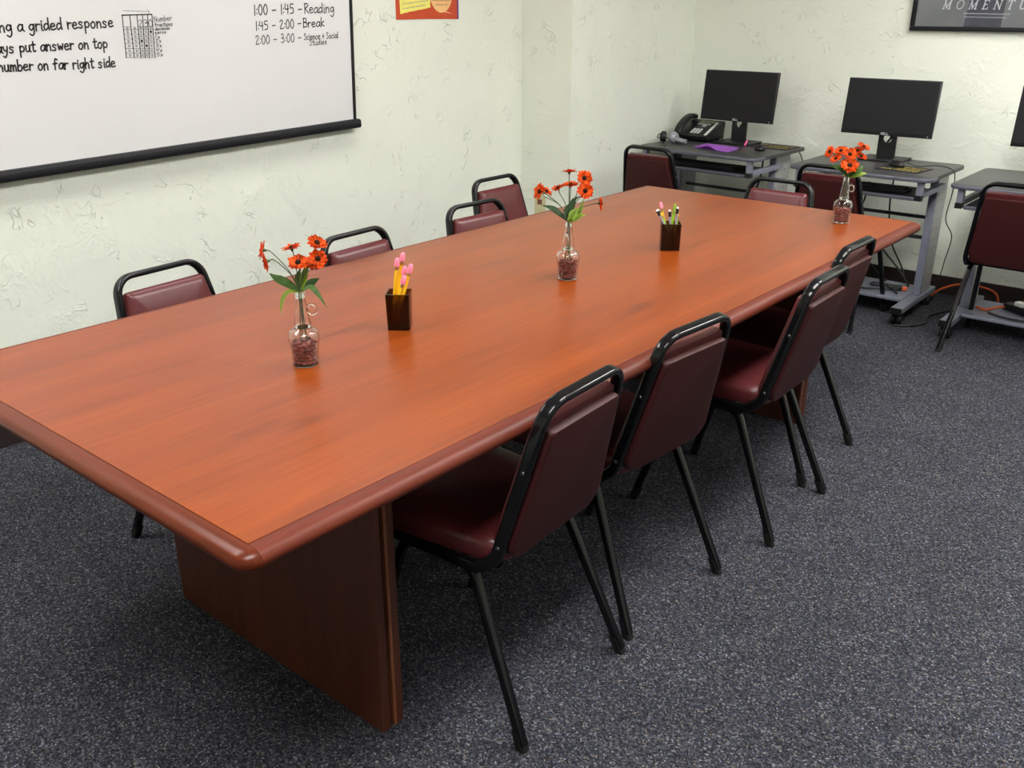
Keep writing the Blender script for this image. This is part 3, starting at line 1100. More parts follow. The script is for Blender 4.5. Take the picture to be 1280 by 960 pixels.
# ---------------------------------------------------------------- monitors
def make_monitor():
    t = thing('monitor', 'x', 'monitor')
    w, h, zb = 0.458, 0.276, 0.128
    tilt = math.radians(7)
    Mt = Matrix.Translation((0, -0.055, zb)) @ Matrix.Rotation(-tilt, 4, 'X')
    bm = nb()
    box(bm, -w/2, w/2, 0, 0.018, 0, h, 0.003, 2, Mt)
    box(bm, -w/2+0.06, w/2-0.06, 0.018, 0.045, 0.05, h-0.04, 0.008, 2, Mt)
    body = obj('housing', bm, M['plastic'], t, 40)
    bm = nb()
    box(bm, -w/2+0.007, w/2-0.007, -0.0008, 0.002, 0.018, h-0.007, 0, 2, Mt)
    obj('screen', bm, M['screen'], t)
    bm = nb()
    plc = lambda x, z: Mt @ Vector((x, -0.0012, z))
    write(bm, 'DELL', (-0.020, 0.005), (0.018, 0.005), 0.009, 0.0022, plc)
    tag(obj('logo', bm, M['logo'], body, None, False), 'small pale maker name on lower bezel')
    bm = nb()
    box(bm, w/2-0.022, w/2-0.017, -0.001, 0.002, 0.006, 0.011, 0, 2, Mt)
    obj('power_button', bm, M['logo'], body)
    # stand neck, a plate with a round cable hole
    bm = nb()
    nw, z0, z1, hz, hr = 0.046, 0.012, 0.26, 0.108, 0.022
    n = 24
    outer = []
    inner = []
    for k in range(n):
        a = 2*PI*k/n
        inner.append((hr*math.cos(a), hz+hr*math.sin(a)))
        ca, sa = math.cos(a), math.sin(a)
        sc = min(nw/abs(ca) if abs(ca) > 1e-6 else 9, (nw/abs(sa)) if abs(sa) > 1e-6 else 9)
        outer.append((ca*sc, hz+sa*sc))
    yf, yb = 0.0, 0.014
    F = [[bm.verts.new((p[0], y, p[1])) for p in ring] for ring, y in ((outer, yf), (inner, yf), (inner, yb), (outer, yb))]
    for i in range(4):
        a, b = F[i], F[(i+1) % 4]
        for k in range(n):
            bm.faces.new((a[k], a[(k+1) % n], b[(k+1) % n], b[k]))
    box(bm, -nw, nw, yf, yb, z0, hz-nw)
    box(bm, -nw, nw, yf, yb, hz+nw, z1)
    obj('stand_neck', bm, M['plastic'], t)
    bm = nb()
    sweep(bm, spline([(0.03, 0.022, 0.22), (0.008, 0.024, 0.135), (0.010, 0.022, 0.108), (-0.006, 0.024, 0.085), (-0.03, 0.028, 0.02)], 6), circ(0.006, 8))
    obj('cable', bm, M['cord'], t, 180)
    obj('stand_base', boxm(-0.112, 0.112, -0.09, 0.085, 0.0, 0.012, 0.004), M['plastic'], t)
    return t


mon0 = make_monitor()
for i, (x, y, rz, lab) in enumerate(((-2.545, 5.130, -0.02, 'black monitor beside the desk phone, on the corner desk'),
                                     (-1.662, 5.045, 0.02, 'black monitor on the middle desk, above the mouse pad'),
                                     (-0.840, 5.040, 0.0, 'black monitor cut off by the right edge of the photo'))):
    m = mon0 if i == 0 else copy_tree(mon0)
    m.location = (x, y, DZ)
    m.rotation_euler = (0, 0, rz)
    tag(m, lab, 'monitor', 'computer monitors')


# ---------------------------------------------------------------- things on the desks
def tube(name, label, cat, pts, r, mat, group=None, n=8, sm=6):
    bm = nb()
    P = spline(pts, sm)
    o0 = P[0].copy()
    sweep(bm, [p-o0 for p in P], circ(r, n))
    o = obj(name, bm, mat, None, 180)
    o.location = o0
    return tag(o, label, cat, group)


# desk phone
ph = thing('desk_phone', 'black office desk phone with handset and keypad, left of the corner monitor', 'phone', (-2.795, 5.045, DZ), -0.05)
bm = nb()
sec = [(-0.115, 0.0), (0.115, 0.0)]
loft(bm, [[(x, -0.02, 0.012), (x, 0.15, 0.012), (x, 0.165, 0.105), (x, 0.145, 0.112), (x, -0.03, 0.034)] for x in (-0.118, 0.118)])
bmesh.ops.bevel(bm, geom=list(bm.edges), offset=0.004, segments=2, affect='EDGES', profile=0.5)
body = obj('body', bm, M['plastic'], ph, 40)
obj('stand', boxm(-0.09, 0.09, 0.03, 0.15, 0.0, 0.014, 0.003), M['plastic'], ph)
sl = Vector((0, 0.175, 0.078)).normalized()
nm = Vector((0, -sl.z, sl.y))


def phs(x, s, o=0.0):
    return Vector((x, -0.03, 0.034)) + sl*s + nm*o


def pslab(x0, x1, s0, s1, o0, o1):
    bm = nb()
    loft(bm, [[phs(x0, s0, o), phs(x1, s0, o), phs(x1, s1, o), phs(x0, s1, o)] for o in (o0, o1)])
    return bm


obj('display', pslab(-0.025, 0.075, 0.145, 0.176, 0.001, 0.003), M['lcd'], ph)
bm = nb()
for c in range(3):
    for r in range(4):
        x0, s0 = -0.018+c*0.022, 0.028+r*0.014
        loft(bm, [[phs(x0, s0, o), phs(x0+0.015, s0, o), phs(x0+0.015, s0+0.009, o), phs(x0, s0+0.009, o)] for o in (0.001, 0.005)])
obj('keypad', bm, M['key_white'], ph)
bm = nb()
loft(bm, [[phs(0.03+0.014*math.cos(a*PI/8), 0.112+0.012*math.sin(a*PI/8), o) for a in range(16)] for o in (0.001, 0.006)])
obj('navigation_key', bm, M['silver'], ph)
obj('label_strip', pslab(0.082, 0.100, 0.015, 0.165, 0.001, 0.003), M['key_white'], ph)
obj('soft_keys', pslab(-0.025, 0.06, 0.131, 0.137, 0.001, 0.004), M['key_white'], ph)
bm = nb()
hp = spline([phs(-0.085, 0.0, 0.012), phs(-0.085, 0.03, 0.034), phs(-0.085, 0.10, 0.045), phs(-0.085, 0.16, 0.036), phs(-0.085, 0.195, 0.012)], 6)
sweep(bm, hp, rrect(0.046, 0.026, 0.011, 4), up=nm)
obj('handset', bm, M['plastic'], ph, 50)

# headset
hs = thing('headset', 'silver and black headset lying on the corner desk before the phone', 'headset', (-2.850, 4.885, DZ), 0.1)
for sx, tilt in ((-0.052, 0.2), (0.022, -0.15)):
    bm = nb()
    lathe(bm, [(0, -0.022), (0.026, -0.020), (0.032, -0.010), (0.032, 0.002), (0.026, 0.012), (0.014, 0.017), (0, 0.018)], 18)
    q = Vector((0, 0, 1)).rotation_difference(Vector((1 if sx > 0 else -1, -0.4, 0.1)).normalized())
    for v in bm.verts:
        v.co = q @ v.co + Vector((sx, 0, 0.034))
    o = obj('ear_cup', bm, M['silver'] if sx > 0 else M['plastic'], hs, 50)
bm = nb()
sweep(bm, spline([(-0.05, 0.004, 0.034), (-0.045, 0.05, 0.02), (-0.01, 0.085, 0.012), (0.035, 0.06, 0.016), (0.024, 0.004, 0.034)], 7), rrect(0.016, 0.006, 0.002, 2), up=(0, 0, 1))
obj('headband', bm, M['plastic'], hs, 50)
bm = nb()
sweep(bm, spline([(0.03, -0.004, 0.03), (0.065, -0.008, 0.020), (0.10, -0.008, 0.016)], 5), rrect(0.030, 0.022, 0.008, 3), up=(0, 0, 1))
obj('microphone_arm', bm, M['silver'], hs, 50)

bm = nb()
sweep(bm, spline([(-0.05, 0.0, 0.015), (-0.095, 0.045, 0.04), (-0.135, 0.105, 0.012), (-0.145, 0.17, 0.0035)], 6), circ(0.003, 8))
obj('cord', bm, M['cord'], hs, 180)

# purple paper with one curled corner
bm = nb()
nx, ny = 14, 8
grid = []
for i in range(nx+1):
    row = []
    for j in range(ny+1):
        u, v = i/nx, j/ny
        x = -0.125+0.25*u-0.02*v
        y = -0.10+0.20*v-0.055*u
        z = 0.0015 + 0.020*math.exp(-((u-0.42)/0.18)**2)*(1-v)**3
        row.append(bm.verts.new((x, y, z)))
    grid.append(row)
for i in range(nx):
    for j in range(ny):
        bm.faces.new((grid[i][j], grid[i+1][j], grid[i+1][j+1], grid[i][j+1]))
r = bmesh.ops.solidify(bm, geom=list(bm.faces), thickness=0.0006)
o = obj('paper_sheet', bm, M['purple'], None, 60)
o.location = (-2.530, 4.900, DZ+0.001)
tag(o, 'purple sheet of paper lying on the corner desk', 'paper')
# small pink pen beside the stand
pk = tube('marker_pen', 'small pink pen standing out by the corner monitor stand', 'pen', [(-2.442, 5.012, DZ+0.006), (-2.440, 5.022, DZ+0.022), (-2.438, 5.030, DZ+0.034)], 0.006, M['pink'])


def mouse_pad(loc, rz, label, w=0.215, d=0.18):
    t = thing('mouse_pad', label, 'mouse pad', loc, rz, 'mouse pads on the desks')
    obj('pad', boxm(-w/2, w/2, -d/2, d/2, 0, 0.004, 0.001, 1), M['pad'], t)
    bm = nb()
    for k, (x0, x1, h) in enumerate(((-0.085, 0.09, 0.030), (-0.02, 0.085, 0.020), (-0.09, 0.095, 0.026))):
        squiggle(bm, (x0, -0.062+0.045*k), (x1, -0.062+0.045*k), h, 0.0065, lambda x, y: (x, y, 0.0046))
    obj('printed_lettering', bm, M['yellow_print'], t, None, False)
    return t


mouse_pad((-2.303, 5.115, DZ), -0.06, 'black mouse pad with yellow print, right end of the corner desk')
mouse_pad((-1.482, 4.800, DZ), -0.12, 'black mouse pad with yellow print, on the middle desk')


def mouse(loc, rz, label):
    t = thing('computer_mouse', label, 'mouse', loc, rz, 'computer mice')
    bm = nb()
    rg = []
    for z, k in ((0, .92), (0.006, 1.0), (0.016, .95), (0.026, .72), (0.031, .38)):
        rg.append([(0.030*k*math.cos(a*PI/10), 0.054*k*math.sin(a*PI/10)-(0.004 if z > .02 else 0), z) for a in range(20)])
    loft(bm, rg)
    obj('shell', bm, M['plastic'], t, 60)
    bm = nb()
    lathe(bm, [(0, -0.003), (0.007, -0.003), (0.007, 0.003), (0, 0.003)], 12)
    q = Vector((0, 0, 1)).rotation_difference(Vector((1, 0, 0)))
    for v in bm.verts:
        v.co = q @ v.co + Vector((0, 0.030, 0.0225))
    obj('scroll_wheel', bm, M['silver'], t)
    return t


mouse((-2.318, 4.955, DZ), 0.5, 'black mouse on the corner desk, at front of its mouse pad')
desk_mouse = mouse((-1.530, 4.835, DZ+0.0047), 0.9, 'black mouse resting on the middle desk mouse pad')


def keyboard(loc, rz, label):
    t = thing('keyboard', label, 'keyboard', loc, rz, 'keyboards on the trays')
    obj('case', boxm(-0.215, 0.215, -0.065, 0.065, 0, 0.014, 0.004), M['plastic'], t)
    bm = nb()
    for r in range(5):
        for k in range(20):
            x = -0.203+k*0.0204
            box(bm, x, x+0.0165, -0.055+r*0.022, -0.038+r*0.022, 0.014, 0.020)
    obj('keys', bm, M['tray'], t)
    return t


keyboard((-2.575, 4.815, 0.643), -0.04, 'black keyboard on the pull-out tray of the corner desk')
keyboard((-1.640, 4.735, 0.643), 0.0, 'black keyboard on the pull-out tray of the middle desk')

# cords
bm = nb()
ci = Matrix.Translation((-1.530, 4.835, DZ+0.0047)) @ Matrix.Rotation(0.9, 4, 'Z')
ci.invert()
sweep(bm, [ci @ p for p in spline([(-1.490, 4.868, DZ+0.020), (-1.440, 4.90, DZ+0.006), (-1.37, 4.93, DZ+0.012), (-1.310, 4.93, DZ+0.008), (-1.276, 4.93, DZ-0.02), (-1.278, 4.95, 0.62), (-1.305, 5.02, 0.48), (-1.282, 5.10, 0.38), (-1.31, 5.16, 0.24), (-1.33, 5.19, 0.14), (-1.36, 5.20, 0.112)], 6)], circ(0.0026, 8))
obj('cable', bm, M['cord'], desk_mouse, 180)
GC = 'black cords hanging under the middle desk'
tube('cable', 'black cord slanting down left to right under the middle desk tray', 'cord', [(-1.86, 5.02, 0.60), (-1.80, 5.04, 0.50), (-1.72, 5.06, 0.40), (-1.62, 5.07, 0.28), (-1.50, 5.06, 0.17), (-1.43, 5.02, 0.105)], 0.005, M['cord'], GC)
tube('cable', 'black cord crossing the others under the middle desk tray', 'cord', [(-1.72, 5.04, 0.62), (-1.75, 5.07, 0.50), (-1.80, 5.09, 0.40), (-1.76, 5.10, 0.27), (-1.66, 5.10, 0.16), (-1.56, 5.05, 0.105)], 0.005, M['cord'], GC)
tube('cable', 'black cord hanging nearly straight under the middle desk mouse', 'cord', [(-1.60, 5.06, 0.70), (-1.61, 5.07, 0.55), (-1.60, 5.08, 0.42), (-1.57, 5.085, 0.30), (-1.50, 5.09, 0.18), (-1.46, 5.06, 0.108)], 0.0045, M['cord'], GC)
GC1 = 'black cords hanging under the corner desk'
tube('cable', 'black cord slanting under the right half of the corner desk', 'cord', [(-2.36, 5.10, 0.70), (-2.38, 5.12, 0.55), (-2.44, 5.15, 0.40), (-2.50, 5.16, 0.20), (-2.52, 5.14, 0.105)], 0.005, M['cord'], GC1)
tube('cable', 'second black cord, right of the slanting one under the corner desk', 'cord', [(-2.28, 5.10, 0.70), (-2.31, 5.13, 0.52), (-2.36, 5.16, 0.38), (-2.38, 5.16, 0.20), (-2.40, 5.13, 0.105)], 0.005, M['cord'], GC1)
tube('cable', 'black cable looping down beside the corner desk right column', 'cable', [(-2.21, 5.20, 0.74), (-2.185, 5.24, 0.66), (-2.165, 5.26, 0.55), (-2.19, 5.27, 0.42), (-2.15, 5.28, 0.30), (-2.18, 5.28, 0.12), (-2.20, 5.27, 0.006)], 0.003, M['cord'])
# on the shelf of the middle desk
tube('cable', 'tangle of black cord lying on the middle desk bottom shelf', 'cord',
     [(-1.66, 4.86, 0.104), (-1.60, 4.84, 0.104), (-1.50, 4.87, 0.112), (-1.44, 4.93, 0.108), (-1.50, 4.99, 0.104), (-1.60, 4.97, 0.106), (-1.58, 4.90, 0.112), (-1.48, 4.88, 0.120), (-1.43, 4.84, 0.106)], 0.005, M['cord'])
ad = thing('power_adapter', 'small black power adapter on the middle desk bottom shelf', 'adapter', (-1.470, 4.925, 0.098), 0.25)
obj('case', boxm(-0.035, 0.035, -0.02, 0.02, 0, 0.026, 0.005), M['plastic'], ad)
obj('orange_sleeve', boxm(0.035, 0.06, -0.012, 0.012, 0.004, 0.022, 0.004), M['orange_cord'], ad)
tube('extension_cord', 'orange extension cord on the floor between middle and right desks', 'cord',
     [(-1.37, 5.235, 0.010), (-1.33, 5.245, 0.055), (-1.25, 5.27, 0.092), (-1.16, 5.28, 0.098), (-1.06, 5.27, 0.08), (-1.02, 5.22, 0.012)], 0.006, M['orange_cord'])
tube('extension_cord', 'orange cord loop on the shelf behind the right chair', 'cord',
     [(-1.05, 4.86, 0.106), (-1.00, 4.84, 0.106), (-0.96, 4.90, 0.112), (-0.88, 4.98, 0.118), (-0.84, 5.00, 0.16), (-0.83, 5.00, 0.20), (-0.86, 4.99, 0.16), (-0.88, 4.96, 0.110), (-0.94, 4.93, 0.106)], 0.006, M['orange_cord'])
tube('cable', 'black cord trailing on the floor beside the middle desk caster', 'cord',
     [(-1.36, 4.62, 0.006), (-1.29, 4.66, 0.006), (-1.245, 4.76, 0.006), (-1.27, 4.88, 0.007), (-1.24, 5.00, 0.006), (-1.20, 5.08, 0.006)], 0.005, M['cord'])
tube('cable', 'black cord curled over the right desk bottom shelf', 'cord',
     [(-0.98, 4.80, 0.104), (-0.88, 4.76, 0.104), (-0.76, 4.78, 0.104), (-0.66, 4.83, 0.104), (-0.62, 4.92, 0.104)], 0.005, M['cord'])
ps = thing('power_strip', 'black power strip with pale plug lying on the right desk shelf', 'power strip', (-0.84, 4.89, 0.098), -0.55)
obj('housing', boxm(-0.11, 0.11, -0.025, 0.025, 0, 0.035, 0.005), M['plastic'], ps)
obj('plug', boxm(-0.055, -0.005, -0.018, 0.018, 0.0352, 0.055, 0.004), M['white_plastic'], ps)


# ---------------------------------------------------------------- vases with beans and flowers
def vase(loc, rz, label, blabel):
    t = thing('glass_bottle', label, 'vase', loc, rz, 'bottle vases on the table')
    bm = nb()
    outer = [(0, 0), (0.0262, 0), (0.0286, 0.003), (0.0292, 0.015), (0.0318, 0.045), (0.0340, 0.060), (0.0336, 0.070), (0.0295, 0.079), (0.0210, 0.084),
             (0.0172, 0.087), (0.0182, 0.092), (0.0184, 0.096), (0.0165, 0.103), (0.0140, 0.125), (0.0108, 0.150), (0.0100, 0.158), (0.0114, 0.160), (0.0114, 0.166)]
    inner = [(0.0090, 0.166), (0.0088, 0.150), (0.0124, 0.125), (0.0149, 0.103), (0.0164, 0.094), (0.0154, 0.087), (0.0195, 0.0822), (0.0280, 0.0778), (0.0320, 0.069),
             (0.0325, 0.060), (0.0303, 0.045), (0.0278, 0.015), (0.0268, 0.0055), (0, 0.0045)]
    lathe(bm, outer+inner, 32)
    obj('bottle', bm, M['glass'], t, 60)
    bm = nb()
    ring = [(0.0248+0.0110*math.cos(a*PI/12), 0, 0.130+0.0120*math.sin(a*PI/12)) for a in range(24)]
    sweep(bm, ring, circ(0.0031, 8), up=(0, 1, 0), closed=True)
    obj('finger_ring', bm, M['glass'], t, 180)
    # beans
    bm = nb()
    for layer in range(6):
        z = 0.0098+layer*0.0079
        lim = (0.0270, 0.0274, 0.0280, 0.0288, 0.0296, 0.0302)[layer]
        m = 14
        for k in range(m+12):
            if k < m:
                a, rr = 2*PI*(k+0.5*(layer % 2))/m, lim-0.0046
            elif k < m+8:
                a, rr = 2*PI*(k-m)/8+layer, 0.0138
            else:
                a, rr = 2*PI*(k-m)/4+layer, 0.0055
            zz = z+rnd.uniform(-0.0008, 0.0012)+(0.0035 if layer == 5 and k % 3 == 0 else 0)
            Mx = Matrix.Translation((rr*math.cos(a), rr*math.sin(a), zz)) @ Matrix.Rotation(a+PI/2+rnd.uniform(-.4, .4), 4, 'Z') @ Matrix.Rotation(rnd.uniform(-.4, .4), 4, 'Y')
            g = bmesh.ops.create_uvsphere(bm, u_segments=10, v_segments=7, radius=1.0)['verts']
            for v in g:
                x, y, q = v.co
                v.co = Mx @ Vector((x*0.0068, y*0.0042+0.0012*(x*x), q*0.0042))
    o = obj('dried_beans', bm, M['bean'], None, 180)
    o.location = loc
    o.rotation_euler = (0, 0, rz)
    tag(o, blabel, 'beans', 'beans in the bottle vases', 'stuff')
    return t


def petal_mesh(bm, n, r0, r1, wid, cup, seed):
    rr = random.Random(seed)
    for k in range(n):
        a = 2*PI*k/n+rr.uniform(-0.08, 0.08)
        ln = r1*rr.uniform(0.88, 1.08)
        lift = cup+rr.uniform(-0.12, 0.12)
        rows = []
        for j, (s, w) in enumerate(((0, .35), (.35, .9), (.7, 1.0), (.9, .62), (1.0, .12))):
            d = r0+(ln-r0)*s
            z = d*lift*(0.5+0.5*s) - 0.10*d*s*s
            row = []
            for q, zz in ((-1, .0), (0, -.0012), (1, 0)):
                row.append((d*math.cos(a)-q*w*wid*math.sin(a), d*math.sin(a)+q*w*wid*math.cos(a), z+zz))
            rows.append([bm.verts.new(p) for p in row])
        for x, y in zip(rows, rows[1:]):
            for i in range(2):
                bm.faces.new((x[i], x[i+1], y[i+1], y[i]))


def flower(parent, pos, nrm, r, seed):
    q = Vector((0, 0, 1)).rotation_difference(Vector(nrm).normalized())
    bm = nb()
    r *= 1.1
    petal_mesh(bm, 14, r*0.16, r, r*0.21, 0.22, seed)
    petal_mesh(bm, 11, r*0.16, r*0.82, r*0.18, 0.42, seed+50)
    bmesh.ops.solidify(bm, geom=list(bm.faces), thickness=0.0004)
    for v in bm.verts:
        v.co = q @ v.co + Vector(pos)
    h = obj('flower_head', bm, M['petal'], parent, 180)
    bm = nb()
    lathe(bm, [(0, 0.0045), (r*0.13, 0.004), (r*0.24, 0.0022), (r*0.29, -0.0005), (r*0.2, -0.002), (0, -0.002)], 14)
    for v in bm.verts:
        v.co = q @ v.co + Vector(pos) + q @ Vector((0, 0, r*0.08))
    obj('flower_eye', bm, M['flower_eye'], h, 60)
    bm = nb()
    lathe(bm, [(0, -0.009), (0.0016, -0.008), (r*0.22, 0.0), (0, 0.0005)], 10)
    for v in bm.verts:
        v.co = q @ v.co + Vector(pos) - q @ Vector((0, 0, 0.0005))
    obj('flower_cup', bm, M['stem'], h, 60)


def leaf(parent, pts, w, mat):
    P = spline(pts, 5)
    n = len(P)
    bm = nb()
    rows = []
    for i, p in enumerate(P):
        s = i/(n-1)
        ww = w*max(0.04, math.sin(PI*min(1, s*0.93+0.05))**0.8)*(1 if s < .6 else 1-0.5*(s-.6)/.4)
        t = (P[min(i+1, n-1)]-P[max(0, i-1)]).normalized()
        sd = t.cross(Vector((0.45, -0.54, 0.71)))
        if sd.length < 0.25:
            sd = Vector((0.77, 0.64, 0))
        sd.normalize()
        up = sd.cross(t).normalized()
        rows.append([bm.verts.new(p-sd*ww+up*ww*0.25), bm.verts.new(p), bm.verts.new(p+sd*ww+up*ww*0.25)])
    for a, b in zip(rows, rows[1:]):
        for k in range(2):
            bm.faces.new((a[k], a[k+1], b[k+1], b[k]))
    bmesh.ops.solidify(bm, geom=list(bm.faces), thickness=0.0005)
    obj('leaf', bm, mat, parent, 180)


RV, FV = Vector((0.769, 0.639, 0)), Vector((-0.639, 0.769, 0))      # across and along the room's diagonal


def spray(loc, heads, leaves, label):
    t = thing('artificial_flowers', label, 'flowers', loc, 0, 'orange flower sprays in the vases')
    neck = Vector((0, 0, 0.166))
    bm = nb()
    for k in range(4):
        a = k*1.7
        sweep(bm, spline([(0.010*math.cos(a), 0.010*math.sin(a), 0.055), (0.004*math.cos(a+1), 0.004*math.sin(a+1), 0.11), (0.003*math.cos(a), 0.003*math.sin(a), 0.160), (0.002*math.cos(a), 0.002*math.sin(a), 0.176)], 5), circ(0.0011, 6))
    obj('lower_stems', bm, M['stem'], t, 180)
    for i, (u, v, d, nr, r) in enumerate(heads):
        pos = RV*u + FV*d + Vector((0, 0, v))
        nrm = RV*nr[0] + FV*nr[1] + Vector((0, 0, nr[2]))
        nrm.normalize()
        bm = nb()
        st = Vector((0, 0, 0.172))
        mid = st.lerp(pos, 0.5) + Vector((0, 0, 0.014)) + nrm*(-0.006)
        sweep(bm, spline([st, st.lerp(mid, 0.55)+Vector((0, 0, 0.006)), mid, pos-nrm*0.016, pos-nrm*0.004], 5), circ(0.0012, 6))
        obj('stem', bm, M['stem'], t, 180)
        flower(t, pos, nrm, r, i+int(loc[0]*100))
    for pts, w, mt in leaves:
        leaf(t, [RV*p[0]+FV*p[2]+Vector((0, 0, p[1])) for p in pts], w, M[mt])
    return t


# u across the view, v height above the table, d away; facing (across, away, up)
V1, V2, V3 = (-1.598, 1.204, 0.74), (-1.570, 2.147, 0.74), (-1.249, 3.412, 0.74)
vase(V1, math.radians(30), 'clear glass bottle vase nearest the camera, ring handle on its right', 'red dried beans inside the bottle vase nearest the camera')
spray(V1, [(-0.0735, 0.258, 0.010, (-1, -.1, .25), .0195), (-0.0625, 0.238, -0.012, (-.75, -.35, -.1), .020), (-0.0145, 0.259, 0.022, (-.2, -.05, 1), .019),
           (0.0070, 0.238, -0.020, (.0, -.55, .8), .0205), (0.0435, 0.273, 0.010, (.35, -.35, .8), .0205), (0.0465, 0.243, -0.008, (.35, -.7, .45), .0195), (0.0330, 0.228, 0.010, (.3, -.5, .7), .019)],
      [([(0.002, 0.168, 0), (-0.022, 0.186, -0.005), (-0.044, 0.199, -0.008), (-0.062, 0.209, 0)], .0105, 'leaf'),
       ([(0, 0.168, -0.002), (-0.020, 0.172, -0.015), (-0.034, 0.155, -0.020), (-0.041, 0.123, -0.022)], .0055, 'leaf_light'),
       ([(0.003, 0.168, 0), (0.018, 0.180, 0.01), (0.030, 0.186, 0.016), (0.042, 0.193, 0.018)], .0095, 'leaf_dark'),
       ([(0.003, 0.168, -0.004), (0.026, 0.182, -0.012), (0.042, 0.168, -0.016), (0.060, 0.137, -0.018)], .0062, 'leaf'),
       ([(0.002, 0.170, 0.002), (0.008, 0.19, 0.006), (0.014, 0.21, 0.010), (0.022, 0.229, 0.012)], .0085, 'leaf_light'),
       ([(0.002, 0.170, 0.004), (-0.002, 0.185, 0.012), (-0.003, 0.20, 0.016), (0.003, 0.215, 0.018)], .0085, 'leaf')],
      'orange artificial flowers in the bottle nearest the camera')
vase(V2, math.radians(-62), 'clear glass bottle vase in the middle of the table', 'red dried beans inside the middle bottle vase')
spray(V2, [(-0.0845, 0.254, 0.004, (-.8, -.5, .35), .022), (-0.0660, 0.256, -0.006, (.45, -.2, .75), .018), (-0.0320, 0.262, 0.010, (-.3, -.1, .9), .019), (-0.0012, 0.308, 0.012, (.0, .15, .95), .021),
           (0.0026, 0.274, -0.004, (0, -.10, 1), .0215), (0.0412, 0.291, 0.004, (.15, -.85, .45), .0215), (0.0434, 0.259, -0.014, (.1, -.85, .4), .0225), (0.0880, 0.221, 0.0, (.95, -.2, .1), .020)],
      [([(0, 0.168, 0), (-0.028, 0.192, -0.004), (-0.052, 0.208, -0.004), (-0.079, 0.216, 0)], .0095, 'leaf_dark'),
       ([(0, 0.168, -0.004), (-0.004, 0.190, -0.012), (0.000, 0.212, -0.014), (0.012, 0.232, -0.010)], .0125, 'leaf_dark'),
       ([(0.002, 0.168, -0.006), (0.006, 0.182, -0.020), (0.014, 0.200, -0.026), (0.026, 0.214, -0.026)], .0125, 'leaf_light'),
       ([(0.004, 0.170, 0), (0.020, 0.186, -0.006), (0.033, 0.206, -0.006), (0.040, 0.236, -0.002)], .0075, 'leaf_light'),
       ([(0.004, 0.168, -0.006), (0.018, 0.180, -0.018), (0.032, 0.190, -0.024), (0.046, 0.192, -0.026)], .0085, 'leaf_light'),
       ([(0.002, 0.172, 0.006), (0.008, 0.20, 0.016), (0.014, 0.225, 0.020), (0.032, 0.238, 0.020)], .0085, 'leaf_dark')],
      'orange artificial flowers in the middle bottle')
vase(V3, math.radians(-12), 'clear glass bottle vase at the far right end of the table', 'red dried beans inside the farthest bottle vase')
spray(V3, [(-0.0710, 0.256, 0.006, (-.85, -.3, .3), .021), (-0.0500, 0.233, -0.006, (-.5, -.3, .7), .020), (-0.0290, 0.258, 0.014, (-.35, -.4, .75), .022), (-0.0010, 0.248, -0.004, (.0, -.7, .6), .024),
           (-0.0050, 0.212, -0.028, (-.1, -.7, .75), .030), (0.0285, 0.258, 0.012, (-.2, -.3, .85), .022), (0.0400, 0.240, -0.004, (.2, -.4, .8), .021), (0.0500, 0.272, 0.010, (.3, -.35, .85), .024)],
      [([(0, 0.168, 0), (-0.025, 0.192, -0.006), (-0.048, 0.204, -0.006), (-0.071, 0.206, 0)], .011, 'leaf'),
       ([(0.002, 0.168, 0), (0.018, 0.184, -0.014), (0.036, 0.196, -0.020), (0.046, 0.212, -0.016)], .0125, 'leaf'),
       ([(0.004, 0.166, -0.004), (0.026, 0.174, -0.014), (0.048, 0.181, -0.016), (0.068, 0.181, -0.012)], .0095, 'leaf_light'),
       ([(0, 0.168, -0.004), (-0.006, 0.180, -0.02), (-0.012, 0.190, -0.03), (-0.02, 0.20, -0.034)], .010, 'leaf')],
      'orange artificial flowers in the farthest bottle')


# ---------------------------------------------------------------- pencil cups
def cup(loc, rz, wx, wy, h, flare, label):
    t = thing('pencil_cup', label, 'pencil cup', loc, rz, 'smoked pencil cups on the table')
    th = 0.0028
    bm = nb()

    def rg(k, z, ins=0.0):
        return [(p[0]*k, p[1]*k, z) for p in rrect(wx-2*ins, wy-2*ins, 0.003, 2)]
    loft(bm, [rg(1, 0.0), rg(flare, h), rg(flare, h, th), rg(1, 0.004, th)])
    obj('cup', bm, M['smoke'], t, 30)
    return t


